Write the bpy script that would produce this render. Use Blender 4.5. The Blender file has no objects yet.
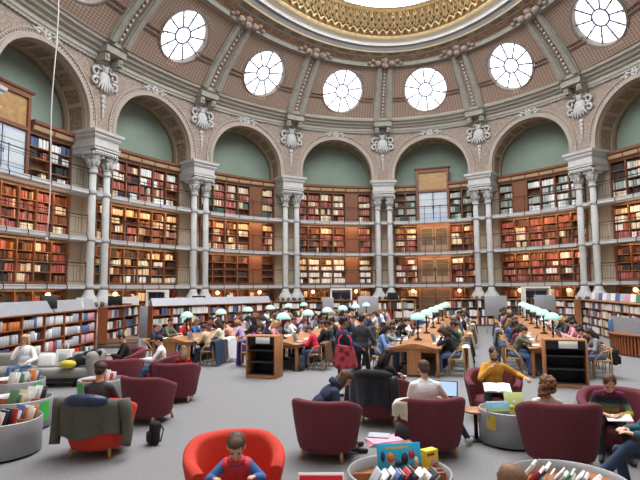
import bpy, bmesh, math, random
import numpy as np
from mathutils import Vector, Matrix
random.seed(7)
PI = math.pi
R = math.radians
scn = bpy.context.scene
COL = scn.collection

# ------------------------------------------------------------------ camera
F, PITCH, ROLL, H = 507.683, 0.0970, -0.0082, 2.3
cd = bpy.data.cameras.new('camera'); cam = bpy.data.objects.new('camera', cd); COL.objects.link(cam)
cam.location = (0, 0, H)
cam.rotation_euler = (Matrix.Rotation(PI/2+PITCH, 4, 'X') @ Matrix.Rotation(ROLL, 4, 'Z')).to_euler()
cd.sensor_width = 36; cd.lens = F/640*36; cd.clip_end = 300; cd.clip_start = .05
scn.camera = cam

def at(px, py, z):
    """point at height z that the photograph shows at (px, py): used to survey positions"""
    u, v = px-320, py-240
    c, s = math.cos(ROLL), math.sin(ROLL)
    u, v = u*c+v*s, -u*s+v*c
    y = F*math.cos(PITCH)+v*math.sin(PITCH); zz = F*math.sin(PITCH)-v*math.cos(PITCH)
    t = (z-H)/zz
    return Vector((u*t, y*t, z))

# ------------------------------------------------------------------ materials
def lin(c):
    c = c/255
    return c/12.92 if c <= .04045 else ((c+.055)/1.055)**2.4
def rgb(r, g, b): return (lin(r), lin(g), lin(b), 1)
MATS = {}
def mat(name, col, rough=.6, metal=0, var=.12, scale=12, bump=0, bscale=60, spec=.4, emit=0, alpha=None):
    if name in MATS: return MATS[name]
    m = bpy.data.materials.new(name); m.use_nodes = True
    nt = m.node_tree; b = nt.nodes['Principled BSDF']
    col = rgb(*col)
    b.inputs['Roughness'].default_value = rough
    b.inputs['Metallic'].default_value = metal
    b.inputs['Specular IOR Level'].default_value = spec
    tc = nt.nodes.new('ShaderNodeTexCoord')
    if var:
        n = nt.nodes.new('ShaderNodeTexNoise'); n.inputs['Scale'].default_value = scale; n.inputs['Detail'].default_value = 3
        nt.links.new(tc.outputs['Object'], n.inputs['Vector'])
        r = nt.nodes.new('ShaderNodeValToRGB')
        r.color_ramp.elements[0].position = .3; r.color_ramp.elements[1].position = .7
        r.color_ramp.elements[0].color = tuple(c*(1-var) for c in col[:3])+(1,)
        r.color_ramp.elements[1].color = tuple(min(1, c*(1+var)) for c in col[:3])+(1,)
        nt.links.new(n.outputs['Fac'], r.inputs['Fac']); nt.links.new(r.outputs['Color'], b.inputs['Base Color'])
    else:
        b.inputs['Base Color'].default_value = col
    if bump:
        n2 = nt.nodes.new('ShaderNodeTexNoise'); n2.inputs['Scale'].default_value = bscale; n2.inputs['Detail'].default_value = 2
        nt.links.new(tc.outputs['Object'], n2.inputs['Vector'])
        bp = nt.nodes.new('ShaderNodeBump'); bp.inputs['Strength'].default_value = bump; bp.inputs['Distance'].default_value = .02
        nt.links.new(n2.outputs['Fac'], bp.inputs['Height']); nt.links.new(bp.outputs['Normal'], b.inputs['Normal'])
    if emit:
        b.inputs['Emission Color'].default_value = col; b.inputs['Emission Strength'].default_value = emit
    MATS[name] = m
    return m
def wood(name, c1, c2, scale=3, rough=.45):
    if name in MATS: return MATS[name]
    m = mat(name, c1, rough, var=0)
    nt = m.node_tree; b = nt.nodes['Principled BSDF']
    tc = nt.nodes.new('ShaderNodeTexCoord'); mp = nt.nodes.new('ShaderNodeMapping'); mp.inputs['Scale'].default_value = (14, 14, 1.3)
    n = nt.nodes.new('ShaderNodeTexNoise'); n.inputs['Scale'].default_value = scale; n.inputs['Detail'].default_value = 4
    r = nt.nodes.new('ShaderNodeValToRGB'); r.color_ramp.elements[0].position = .35; r.color_ramp.elements[1].position = .7
    r.color_ramp.elements[0].color = rgb(*c1); r.color_ramp.elements[1].color = rgb(*c2)
    nt.links.new(tc.outputs['Object'], mp.inputs['Vector']); nt.links.new(mp.outputs['Vector'], n.inputs['Vector'])
    nt.links.new(n.outputs['Fac'], r.inputs['Fac']); nt.links.new(r.outputs['Color'], b.inputs['Base Color'])
    return m
def patterned(name, c1, c2, scale, rough=.8, kind='VORONOI', bump=.3):
    """painted ornament: small two-tone motif"""
    if name in MATS: return MATS[name]
    m = mat(name, c1, rough, var=0)
    nt = m.node_tree; b = nt.nodes['Principled BSDF']
    tc = nt.nodes.new('ShaderNodeTexCoord')
    if kind == 'CHECK':
        mp = nt.nodes.new('ShaderNodeMapping'); mp.inputs['Rotation'].default_value = (0, 0, R(45))
        n = nt.nodes.new('ShaderNodeTexChecker'); n.inputs['Scale'].default_value = scale
        n.inputs['Color1'].default_value = rgb(*c1); n.inputs['Color2'].default_value = rgb(*c2)
        nt.links.new(tc.outputs['UV'], mp.inputs['Vector']); nt.links.new(mp.outputs['Vector'], n.inputs['Vector'])
        nt.links.new(n.outputs['Color'], b.inputs['Base Color']); fac = n.outputs['Fac']
    else:
        n = nt.nodes.new('ShaderNodeTexVoronoi'); n.inputs['Scale'].default_value = scale
        nt.links.new(tc.outputs['Object'], n.inputs['Vector'])
        r = nt.nodes.new('ShaderNodeValToRGB'); r.color_ramp.elements[0].position = .2; r.color_ramp.elements[1].position = .55
        r.color_ramp.elements[0].color = rgb(*c1); r.color_ramp.elements[1].color = rgb(*c2)
        nt.links.new(n.outputs['Distance'], r.inputs['Fac']); nt.links.new(r.outputs['Color'], b.inputs['Base Color']); fac = n.outputs['Distance']
    if bump:
        bp = nt.nodes.new('ShaderNodeBump'); bp.inputs['Strength'].default_value = bump; bp.inputs['Distance'].default_value = .03
        nt.links.new(fac, bp.inputs['Height']); nt.links.new(bp.outputs['Normal'], b.inputs['Normal'])
    return m
def glow(name, col, strength):
    if name in MATS: return MATS[name]
    m = bpy.data.materials.new(name); m.use_nodes = True
    b = m.node_tree.nodes['Principled BSDF']
    b.inputs['Base Color'].default_value = rgb(*col)
    b.inputs['Emission Color'].default_value = rgb(*col); b.inputs['Emission Strength'].default_value = strength
    MATS[name] = m
    return m
def attrmat(name, rough=.65):
    """colour comes from the face-corner colour of each book"""
    if name in MATS: return MATS[name]
    m = bpy.data.materials.new(name); m.use_nodes = True
    nt = m.node_tree; b = nt.nodes['Principled BSDF']; b.inputs['Roughness'].default_value = rough
    a = nt.nodes.new('ShaderNodeAttribute'); a.attribute_name = 'cover'
    nt.links.new(a.outputs['Color'], b.inputs['Base Color'])
    MATS[name] = m
    return m

# ------------------------------------------------------------------ mesh collecting
class MB:
    def __init__(s): s.v = []; s.f = []; s.m = []; s.sm = []; s.c = []; s.col = None
    def add(s, vs, fs, mi=0, smooth=False):
        o = len(s.v); s.v += [tuple(p) for p in vs]
        for f in fs:
            s.f.append(tuple(i+o for i in f)); s.m.append(mi); s.sm.append(smooth); s.c.append(s.col)
        return s
    def hexa(s, p, mi=0):      # p: 4 bottom ccw, 4 top ccw
        return s.add(p, [(3, 2, 1, 0), (4, 5, 6, 7), (0, 1, 5, 4), (1, 2, 6, 5), (2, 3, 7, 6), (3, 0, 4, 7)], mi)
    def box(s, c, d, M=None, mi=0):
        x, y, z = d[0]/2, d[1]/2, d[2]/2
        p = [Vector((c[0]+sx*x, c[1]+sy*y, c[2]+sz*z)) for sz in (-1, 1) for sx, sy in ((-1, -1), (1, -1), (1, 1), (-1, 1))]
        if M is not None: p = [M @ q for q in p]
        return s.hexa(p, mi)
    def rbox(s, c, d, r=.02, M=None, mi=0, n=2):
        bm = bmesh.new(); bmesh.ops.create_cube(bm, size=1)
        for v in bm.verts: v.co = Vector((v.co.x*d[0], v.co.y*d[1], v.co.z*d[2]))
        r = min(r, min(d)*.49)
        bmesh.ops.bevel(bm, geom=bm.edges[:], offset=r, segments=n, profile=.5, affect='EDGES')
        T = Matrix.Translation(c); T = M @ T if M is not None else T
        for v in bm.verts: v.co = T @ v.co
        s.frombm(bm, mi, True); return s
    def frombm(s, bm, mi=0, smooth=False):
        bm.verts.index_update()
        s.add([v.co.copy() for v in bm.verts], [[v.index for v in f.verts] for f in bm.faces], mi, smooth); bm.free()
    def tube(s, pts, r, n=8, mi=0, closed=False, cap=True):
        pts = [Vector(p) for p in pts]; N = len(pts); vs = []; fs = []
        rr = r if isinstance(r, (list, tuple)) else [r]*N
        up = None
        for i, p in enumerate(pts):
            if closed: t = pts[(i+1) % N]-pts[i-1]
            else: t = pts[min(i+1, N-1)]-pts[max(i-1, 0)]
            t.normalize()
            if up is None: up = t.orthogonal().normalized()
            up = (up-t*up.dot(t));
            up = up.normalized() if up.length > 1e-6 else t.orthogonal().normalized()
            b = t.cross(up)
            for k in range(n):
                a = 2*PI*k/n; vs.append(p+(up*math.cos(a)+b*math.sin(a))*rr[i])
        M_ = N if closed else N-1
        for i in range(M_):
            for k in range(n):
                a = i*n+k; b_ = i*n+(k+1) % n; j = ((i+1) % N)*n
                fs.append((a, b_, j+(k+1) % n, j+k))
        if cap and not closed:
            fs.append(tuple(range(n-1, -1, -1))); fs.append(tuple((N-1)*n+k for k in range(n)))
        return s.add(vs, fs, mi, True)
    def lathe(s, prof, c=(0, 0, 0), n=16, mi=0, M=None, smooth=True, sx=1, sy=1, cap=True):
        vs = []; fs = []
        for r, z in prof:
            for k in range(n):
                a = 2*PI*k/n; p = Vector((c[0]+r*sx*math.cos(a), c[1]+r*sy*math.sin(a), c[2]+z)); vs.append(M @ p if M is not None else p)
        for i in range(len(prof)-1):
            for k in range(n): fs.append((i*n+k, i*n+(k+1) % n, (i+1)*n+(k+1) % n, (i+1)*n+k))
        if cap:
            fs.append(tuple(range(n-1, -1, -1))); fs.append(tuple((len(prof)-1)*n+k for k in range(n)))
        return s.add(vs, fs, mi, smooth)
    def ball(s, c, r, n=10, m=7, M=None, mi=0):
        r = (r, r, r) if not isinstance(r, (tuple, list)) else r
        vs = []; fs = []
        for i in range(1, m):
            th = PI*i/m
            for k in range(n):
                a = 2*PI*k/n; p = Vector((c[0]+r[0]*math.sin(th)*math.cos(a), c[1]+r[1]*math.sin(th)*math.sin(a), c[2]-r[2]*math.cos(th))); vs.append(M @ p if M is not None else p)
        b = Vector((c[0], c[1], c[2]-r[2])); t = Vector((c[0], c[1], c[2]+r[2]))
        vs += [M @ b if M is not None else b, M @ t if M is not None else t]
        nb = (m-1)*n
        for i in range(m-2):
            for k in range(n): fs.append((i*n+k, i*n+(k+1) % n, (i+1)*n+(k+1) % n, (i+1)*n+k))
        for k in range(n):
            fs.append(((k+1) % n, k, nb)); fs.append(((m-2)*n+k, (m-2)*n+(k+1) % n, nb+1))
        return s.add(vs, fs, mi, True)
    def grid(s, rows, mi=0, smooth=True, closed=False):
        n = len(rows[0]); vs = [p for r in rows for p in r]; fs = []
        for i in range(len(rows)-1):
            for k in range(n if closed else n-1):
                fs.append((i*n+k, i*n+(k+1) % n, (i+1)*n+(k+1) % n, (i+1)*n+k))
        return s.add(vs, fs, mi, smooth)
    def mesh(s, name):
        me = bpy.data.meshes.new(name); me.from_pydata([tuple(p) for p in s.v], [], s.f)
        me.polygons.foreach_set('material_index', s.m); me.polygons.foreach_set('use_smooth', s.sm)
        if any(c is not None for c in s.c):
            at_ = me.color_attributes.new('cover', 'FLOAT_COLOR', 'CORNER')
            arr = np.empty((len(me.loops), 4), np.float32); k = 0
            for f, c in zip(s.f, s.c):
                arr[k:k+len(f)] = c or (1, 1, 1, 1); k += len(f)
            at_.data.foreach_set('color', arr.ravel())
        me.update(); return me
    def build(s, name, mats, parent=None, loc=None):
        me = s.mesh(name)
        for m in (mats if isinstance(mats, (list, tuple)) else [mats]): me.materials.append(m)
        o = bpy.data.objects.new(name, me); COL.objects.link(o)
        if parent is not None: o.parent = parent
        if loc is not None: o.location = loc
        return o
def tag(o, label=None, cat=None, group=None, kind=None):
    if label: o['label'] = label
    if cat: o['category'] = cat
    if group: o['group'] = group
    if kind: o['kind'] = kind
    return o
def thing(name, label, cat, loc=(0, 0, 0), rz=0, group=None):
    o = bpy.data.objects.new(name, None); COL.objects.link(o); o.empty_display_size = .1
    o.location = loc; o.rotation_euler = (0, 0, rz)
    return tag(o, label, cat, group)
KIDS = {}
def copy_tree(o, parent=None, loc=None, rz=None, label=None, group=None):
    c = o.copy(); COL.objects.link(c)
    if parent is not None: c.parent = parent
    if loc is not None: c.location = loc
    if rz is not None: c.rotation_euler = (0, 0, rz)
    if label: c['label'] = label
    if group: c['group'] = group
    for ch in o.children: copy_tree(ch, c)
    return c
def struct(o, label=None):
    o['kind'] = 'structure'
    if label: o['label'] = label
    return o
def setmat(o, i, m):
    o.material_slots[i].link = 'OBJECT'; o.material_slots[i].material = m
ORD = ['first', 'second', 'third', 'fourth', 'fifth', 'sixth', 'seventh', 'eighth', 'ninth', 'tenth', 'eleventh', 'twelfth', 'thirteenth', 'fourteenth', 'fifteenth', 'sixteenth', 'seventeenth', 'eighteenth']

# ------------------------------------------------------------------ the oval plan
CX, CY, ANG, PH, EA, EB = 2.25, 16.381, 0.210, 0.267, 19.724, 14.719
_t = np.linspace(0, 2*PI, 2881)
_s = np.concatenate([[0], np.cumsum(np.hypot(np.diff(EA*np.cos(_t)), np.diff(EB*np.sin(_t))))])
LEN = _s[-1]
def ecc(s):          # bay coordinate (column pair k stands at s = k) -> eccentric angle
    return float(np.interp(((4+PH-s)*LEN/16) % LEN, _s, _t))
SA, CA = math.sin(ANG), math.cos(ANG)
def Q(s, a, b, z):
    t = ecc(s); ex, ey = a*math.cos(t), b*math.sin(t)
    return Vector((CX+ex*SA-ey*CA, CY+ex*CA+ey*SA, z))
def nrm(s):
    t = ecc(s); nx, ny = math.cos(t)/EA, math.sin(t)/EB; l = math.hypot(nx, ny); nx /= l; ny /= l
    return Vector((nx*SA-ny*CA, nx*CA+ny*SA, 0))
def P(s, off, z): return Q(s, EA, EB, z)+nrm(s)*off
def frame(s, off, z):  # x along the wall to the right (seen from inside), y outward, z up
    n = nrm(s); x = Vector((n.y, -n.x, 0)); p = P(s, off, z)
    return Matrix(((x.x, n.x, 0, p.x), (x.y, n.y, 0, p.y), (0, 0, 1, p.z), (0, 0, 0, 1)))
def srange(a, b, n): return [a+(b-a)*i/n for i in range(n+1)]
BAYW = LEN/16
def sweep(mb, prof, s0, s1, n, mi=0, closed=False, smooth=False, caps=True):
    """prof: list of (off, z) closed outline swept along the plan"""
    ss = srange(s0, s1, n)
    if closed: ss = ss[:-1]
    m = len(prof); vs = [P(s, o, z) for s in ss for o, z in prof]; fs = []
    N = len(ss)
    for i in range(N if closed else N-1):
        j = (i+1) % N
        for k in range(m): fs.append((i*m+k, j*m+k, j*m+(k+1) % m, i*m+(k+1) % m))
    if caps and not closed: fs += [tuple(range(m)), tuple((N-1)*m+k for k in range(m-1, -1, -1))]
    mb.add(vs, fs, mi, smooth); return mb
# ------------------------------------------------------------------ architecture
STONE = mat('pale_stone', (180, 180, 178), .75, var=.08, scale=3, bump=.1)
STONEG = mat('greenish_stone', (140, 138, 128), .8, var=.1, scale=3, bump=.1)
MOS = patterned('mosaic_ornament', (160, 147, 135), (138, 122, 111), 8, bump=.25)
MOSV = patterned('vault_scales', (152, 130, 114), (118, 99, 87), 46, kind='CHECK', bump=.15)
MOSO = patterned('ochre_ornament', (164, 124, 86), (118, 96, 78), 5)
LATB = patterned('blue_lattice', (74, 78, 84), (128, 122, 108), 13)
SOFF = patterned('soffit_ornament', (152, 134, 112), (128, 110, 92), 6)
GREEN = mat('sage_plaster', (126, 142, 130), .9, var=.05, scale=1)
BEIGE = mat('pier_plaster', (166, 156, 140), .85, var=.05, scale=2)
GOLD = mat('gilding', (236, 212, 160), .45, .2, var=.12, scale=6)
GOLDD = mat('dark_gold_ground', (150, 120, 82), .6, .05, var=.2, scale=6)
WHITEP = mat('white_paint', (232, 230, 222), .6, var=.03)
GREYP = mat('grey_moulding', (124, 124, 124), .6, var=.05)
FLOORM = mat('grey_carpet', (126, 125, 126), .8, var=.12, scale=30, bump=.1, bscale=200)
DWOOD = wood('dark_shelf_wood', (84, 56, 40), (110, 74, 52))
MWOOD = wood('red_brown_wood', (106, 68, 48), (132, 86, 60))
BLACK = mat('black_iron', (28, 28, 30), .5, .3, var=0)
SKYG = glow('sky_glass', (250, 252, 255), 7.8)
OCUG = glow('oculus_glass', (244, 246, 255), 2.2)
MUNT = mat('window_bars', (96, 100, 118), .5, var=0)

SP, ZC, RA = 9.95, 10.36, 2.6        # springing height, arch centre height, radius
HW = RA/BAYW
TOPZ = 14.2
DEPTH = 1.7
def arch_pts(k, n=28, r=RA, zlow=SP):
    c = k+.5; out = [(c-r/BAYW, zlow)]
    for i in range(n+1):
        th = PI-PI*i/n; out.append((c+r/BAYW*math.cos(th), ZC+r*math.sin(th)))
    out.append((c+r/BAYW, zlow)); return out
# floor
mb = MB(); ss = srange(0, 16, 128)[:-1]
mb.add([P(s, DEPTH+.1, 0) for s in ss], [tuple(range(len(ss)-1, -1, -1))])
struct(mb.build('floor', FLOORM), 'pale grey carpet floor of the oval reading room')
# spandrel wall (16 arches), soffits, outer wall
mb = MB(); sof = MB(); arc = MB()
for k in range(16):
    ap = arch_pts(k)
    up = [P(k, 0, SP)] + [P(s, 0, z) for s, z in ap] + [P(k+1, 0, SP)]
    tp = [P(k, 0, TOPZ)] + [P(s, 0, TOPZ) for s, z in ap] + [P(k+1, 0, TOPZ)]
    mb.grid([up, tp], smooth=False)
    sof.grid([[P(s, 0, z) for s, z in ap], [P(s, DEPTH, z) for s, z in ap]][::-1], smooth=True)
    # underside of the pier block
    for s0, s1 in ((k, k+.5-HW), (k+.5+HW, k+1)):
        mb.grid([[P(s0, 0, SP), P(s1, 0, SP)], [P(s0, DEPTH, SP), P(s1, DEPTH, SP)]], smooth=False)
    if not (-1 <= k <= 7 or k == 15): continue
    # archivolt: stepped band with pearl moulding
    a0 = arch_pts(k, r=RA-.02); a1 = arch_pts(k, r=RA+.16); a2 = arch_pts(k, r=RA+.2); a3 = arch_pts(k, r=RA+.36); a4 = arch_pts(k, r=RA+.42)
    rows = []
    for q, off in ((a0, .12), (a0, -.12), (a1, -.12), (a2, -.05), (a3, -.05), (a3, -.1), (a4, -.1), (a4, .02)):
        rows.append([P(s, off, z) for s, z in q])
    arc.grid(rows, smooth=False)
    for i in range(1, 54):
        th = PI*i/54; rr = RA+.28
        arc.ball(P(k+.5+rr/BAYW*math.cos(th), -.06, ZC+rr*math.sin(th)), (.045, .045, .045), 5, 4, mi=1)
    # soffit ribs and edge bands
    for d0, d1 in ((.12, .34), (1.2, 1.45)):
        b0 = arch_pts(k, r=RA); b1 = arch_pts(k, r=RA-.05)
        rows = [[P(s, d, z) for s, z in q] for q, d in ((b0, d0), (b1, d0), (b1, d1), (b0, d1))]
        arc.grid(rows, mi=2, smooth=False)
    for i in range(1, 10):
        th = PI*i/10
        vs = []
        for rr in (RA+.01, RA-.04):
            for d in (.34, 1.2):
                for dt in (-.035, .035):
                    vs.append(P(k+.5+rr/BAYW*math.cos(th+dt), d, ZC+rr*math.sin(th+dt)))
        arc.add(vs, [(4, 5, 7, 6), (0, 4, 6, 2), (1, 3, 7, 5), (0, 1, 5, 4), (2, 6, 7, 3)], 2)
struct(mb.build('wall_arcade', MOS), 'beige ornamented spandrel wall over the arches')
struct(sof.build('trim_1', SOFF), 'painted arch soffits')
struct(arc.build('trim_2', [mat('archivolt_stone', (160, 148, 136), .8, var=.06), GREYP, mat('soffit_rib', (158, 142, 120), .8, var=.06)]), 'pale stone archivolt bands around the arches')
mb = MB(); n = 16*10
rows = [[P(s, DEPTH, z) for s in srange(0, 16, n)] for z in (0, 9.3, 13.3)]
mb.grid([rows[0], rows[1]], mi=1); mb.grid([rows[1], rows[2]], mi=0)
struct(mb.build('wall_outer', [GREEN, BEIGE]), 'sage green wall behind the arches over beige piers')
# cornice
mb = MB()
prof = [(.1, 13.5), (-.07, 13.5), (-.1, 13.6), (-.16, 13.64), (-.18, 13.82), (-.32, 13.86), (-.36, 13.98), (-.55, 14.02), (-.6, 14.14), (-.78, 14.18), (-.84, 14.3), (-.84, 14.38), (.1, 14.38)]
sweep(mb, prof, 0, 16, 192, closed=True)
for i in range(16*34):
    s = i/34
    if 0 <= (s % 16) <= 7.2 or s > 15: mb.ball(P(s, -.08, 13.48), (.055, .055, .055), 5, 4, mi=1)
struct(mb.build('trim_3', [mat('cornice_stone', (160, 157, 146), .8, var=.06), GREYP]), 'grey moulded cornice under the vault')
# vault: from the cornice to the gilded ring
def vault(w, h):      # w, h: 0..1 across and up
    return EA-.8-(EA-17.35-.8)*w, EB-.95-(EB-10.8-.95)*w, 14.32+h*3.15
PROF = [(0, 0), (.13, .17), (.28, .345), (.45, .51), (.62, .665), (.8, .825), (1, 1)]
def vp(s, u, d=0):    # u: 0..1 along the profile, d: distance into the room
    x = u*(len(PROF)-1); i = min(int(x), len(PROF)-2); f = x-i
    w = PROF[i][0]*(1-f)+PROF[i+1][0]*f; h = PROF[i][1]*(1-f)+PROF[i+1][1]*f
    p = Q(s, *vault(w, h))
    if d:
        w2 = PROF[i+1][0]-PROF[i][0]; h2 = PROF[i+1][1]-PROF[i][1]
        tang = Q(s, *vault(min(w+.02*w2, 1), h+.02*h2))-Q(s, *vault(w, h))
        e = .002; along = Q(s+e, *vault(w, h))-Q(s-e, *vault(w, h))
        nn = along.cross(tang).normalized()
        if nn.dot(nrm(s)) > 0: nn = -nn
        p = p+nn*d
    return p
OU, ORAD = .5, 1.43  # oculus centre along the profile, radius
class OC: pass
def oculus(k):
    c = vp(k+.5, OU); up = (vp(k+.5, OU+.05)-vp(k+.5, OU-.05)).normalized()
    rt = (vp(k+.55, OU)-vp(k+.45, OU)).normalized(); rt = (rt-up*rt.dot(up)).normalized()
    nn = rt.cross(up).normalized()
    if nn.dot(nrm(k+.5)) > 0: nn = -nn
    return c, rt, up, nn
def build_vault():
    me = bpy.data.meshes.new('ceiling'); bm = bmesh.new(); uvl = bm.loops.layers.uv.new('UVMap')
    NU, NS = 26, 20
    for k in range(16):
        g = [[(bm.verts.new(vp(k+i/NS, j/NU)), (k+i/NS)*1.0, j/NU*.9) for i in range(NS+1)] for j in range(NU+1)]
        c, rt, up, nn = oculus(k)
        # warp grid vertices near the circle onto it, drop those inside
        inside = set()
        for row in g:
            for v, a, b in row:
                d = v.co-c; x, y = d.dot(rt), d.dot(up); r = math.hypot(x, y)
                if r < ORAD*.93: inside.add(v)
                elif r < ORAD*1.12:
                    q = ORAD/r; dd = d.dot(nn); v.co = c+rt*x*q+up*y*q+nn*dd
        for j in range(NU):
            for i in range(NS):
                q = [g[j][i], g[j][i+1], g[j+1][i+1], g[j+1][i]]
                if sum(a[0] in inside for a in q) > 0: continue
                f = bm.faces.new([a[0] for a in q]); f.smooth = True
                for l, a in zip(f.loops, q): l[uvl].uv = (a[1], a[2])
    bmesh.ops.delete(bm, geom=[v for v in bm.verts if not v.link_faces], context='VERTS')
    bm.to_mesh(me); bm.free(); me.materials.append(MOSV)
    o = bpy.data.objects.new('ceiling', me); COL.objects.link(o)
    struct(o, 'patterned pinkish vault with round windows')
build_vault()
# oculi: every round window a frame, a pane, bars
for k in range(16):
    c, rt, up, nn = oculus(k)
    M = Matrix(((rt.x, up.x, nn.x, c.x), (rt.y, up.y, nn.y, c.y), (rt.z, up.z, nn.z, c.z), (0, 0, 0, 1)))
    fr = MB(); n = 40
    for (r0, z0), (r1, z1) in zip([(ORAD+.2, -.12), (ORAD+.2, .06), (ORAD+.14, .08), (ORAD+.12, .1), (ORAD+.06, .13), (ORAD, .1)], [(ORAD+.2, .06), (ORAD+.14, .08), (ORAD+.12, .06), (ORAD+.06, .13), (ORAD, .1), (ORAD-.02, -.3)]):
        fr.grid([[M @ Vector((r*math.cos(2*PI*i/n), r*math.sin(2*PI*i/n), z)) for i in range(n)] for r, z in ((r0, z0), (r1, z1))], closed=True)
    root = fr.build('window_%d' % (k+1), mat('oculus_frame', (120, 110, 102), .7, var=.05)); struct(root, 'round vault window')
    pn = MB(); pn.add([M @ Vector((ORAD*math.cos(2*PI*i/n), ORAD*math.sin(2*PI*i/n), -.22)) for i in range(n)], [tuple(range(n))])
    pn.build('pane', OCUG, root)
    if k <= 6 or k == 15:
        br = MB()
        for i in range(10):
            a = 2*PI*(i+.5)/10
            br.tube([M @ Vector((r*math.cos(a), r*math.sin(a), -.14)) for r in (.46, ORAD)], .048, 5)
            br.ball(M @ Vector((.98*math.cos(a), .98*math.sin(a), -.14)), .075, 5, 4)
        br.tube([M @ Vector((.46*math.cos(2*PI*i/24), .46*math.sin(2*PI*i/24), -.14)) for i in range(24)], .055, 5, closed=True)
        br.build('glazing_bars', MUNT, root)
# vault ribs above every column pair, with side bars
mb = MB()
for k in list(range(0, 8)):
    for ds in (-.07, .07):
        for w, d in ((.036, .12), (.022, .19)):
            rows = []
            us = srange(.0, 1, 14)
            rows.append([vp(k+ds-w, u, 0) for u in us]); rows.append([vp(k+ds-w, u, d) for u in us])
            rows.append([vp(k+ds+w, u, d) for u in us]); rows.append([vp(k+ds+w, u, 0) for u in us])
            mb.grid(rows, smooth=False)
    for i in range(1, 15): mb.ball(vp(k, i/15, .03), (.08, .08, .08), 6, 5, mi=1)
    for sd in (-1, 1):
        for u0 in (.34, .40):
            rows = [[vp(k+sd*x, u0+du, d) for x in (.11, .2, .3)] for du, d in ((0, 0), (0, .08), (.018, .08), (.018, 0))]
            mb.grid(rows, smooth=False, mi=2)
struct(mb.build('trim_4', [STONEG, STONE, MOSV]), 'paired grey stone ribs of the vault')
# ring entablature between vault and skylight
def ringgrid(mb, prof, mi=0, n=192, s0=0, s1=16):
    mb.grid([[Q(s, a, b, z) for s in srange(s0, s1, n)] for a, b, z in prof], mi=mi, smooth=False)
mb = MB()
ringgrid(mb, [(17.38, 10.85, 17.4), (17.1, 10.55, 17.36), (17.1, 10.5, 17.62), (16.98, 10.4, 17.66)], 0)
ringgrid(mb, [(16.98, 10.4, 17.66), (16.7, 10.0, 17.85)], 1)
ringgrid(mb, [(16.7, 10.0, 17.85), (16.66, 9.95, 17.9)], 0)
ringgrid(mb, [(16.66, 9.95, 17.9), (16.4, 9.6, 18.02)], 2)
ringgrid(mb, [(16.4, 9.6, 18.02), (16.34, 9.5, 17.98), (16.28, 9.44, 18.04)], 3)
ringgrid(mb, [(16.28, 9.44, 18.04), (16.2, 9.3, 18.24), (16.05, 9.1, 18.3)], 4)
ringgrid(mb, [(16.05, 9.1, 18.3), (15.98, 9.0, 18.46), (15.75, 8.75, 18.56)], 5)
ringgrid(mb, [(15.75, 8.75, 18.56), (15.66, 8.64, 18.55), (15.56, 8.52, 18.64), (15.52, 8.46, 18.74)], 3)
for k in range(16):      # small panels dividing the lattice band
    for j in range(4):
        s = k+j/4
        vs = [Q(s+ds, a, b, z) for a, b, z in ((16.64, 9.93, 17.87), (16.38, 9.58, 17.99)) for ds in (-.05, .05)]
        mb.add(vs, [(0, 1, 3, 2)], 6)
struct(mb.build('trim_5', [STONEG, MOSO, LATB, GOLD, GREYP, WHITEP, MOS]), 'moulded ring with gold lines around the skylight')
mb = MB()
for k in range(0, 8):    # carved groups where the ribs meet the ring
    for dx, dz, r in ((-.1, 0, .26), (.1, 0, .26), (0, .22, .3), (-.17, .2, .2), (.17, .2, .2), (0, -.12, .25), (-.22, .02, .14), (.22, .02, .14)):
        p = Q(k+dx, 17.0, 10.4, 17.5+dz); mb.ball(p, (r, r, r*.8), 8, 6)
struct(mb.build('trim_6', MOS), 'carved groups at the heads of the ribs')
mb = MB()
ringgrid(mb, [(15.54, 8.48, 18.7), (15.2, 8.25, 19.05), (14.7, 8.0, 19.38), (14.15, 7.75, 19.64)], 0)
DR = [(15.5, 8.44, 18.7), (15.16, 8.21, 19.03), (14.66, 7.96, 19.35), (14.12, 7.72, 19.6)]
def dr(s, u):
    x = u*3; i = min(int(x), 2); f = x-i
    a, b, z = [DR[i][j]*(1-f)+DR[i+1][j]*f for j in range(3)]
    return Q(s, a-.02, b-.02, z)
def strip(mb, path, w=.006, mi=1):
    pts = [dr(s, u) for s, u in path]; mb.tube(pts, .06, 4, mi=mi)
NSEG = 16*8
for i in range(NSEG):
    s = i/8; h = 1/16
    if not (s < 8 or s > 15): continue
    strip(mb, [(s, .02), (s+h*.5, .22), (s+h, .28), (s+h*1.5, .22), (s+2*h, .02)])
    strip(mb, [(s+h, .28), (s+h*.35, .5), (s+h*.5, .72), (s, .95)])
    strip(mb, [(s+h, .28), (s+h*1.65, .5), (s+h*1.5, .72), (s+2*h, .95)])
    strip(mb, [(s+h*.5, .72), (s+h, .95), (s+h*1.5, .72)])
    strip(mb, [(s, .3), (s+h*.3, .42), (s, .58), (s-h*.3, .42), (s, .3)])
    strip(mb, [(s+h, .5), (s+h*1.3, .62), (s+h, .78), (s+h*.7, .62), (s+h, .5)])
    mb.ball(dr(s, .12), (.1, .1, .1), 5, 4, mi=1); mb.ball(dr(s, .76), (.1, .1, .1), 5, 4, mi=1)
struct(mb.build('trim_7', [GOLDD, GOLD]), 'gilded openwork ornament around the skylight')
mb = MB()
ringgrid(mb, [(14.2, 7.8, 19.58), (14.0, 7.65, 19.54), (13.9, 7.55, 19.62), (13.7, 7.4, 19.64)], 0)
struct(mb.build('trim_8', GOLD), 'gold inner rim of the skylight')
mb = MB(); ss = srange(0, 16, 96)[:-1]
mb.add([Q(s, 14.2, 7.8, 19.76) for s in ss], [tuple(range(len(ss)))])
sky = struct(mb.build('window_17', SKYG), 'oval glass skylight')
mb = MB()
e1 = Vector((SA, CA, 0)); e2 = Vector((CA, -SA, 0)); c0 = Vector((CX, CY, 19.7))
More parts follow.
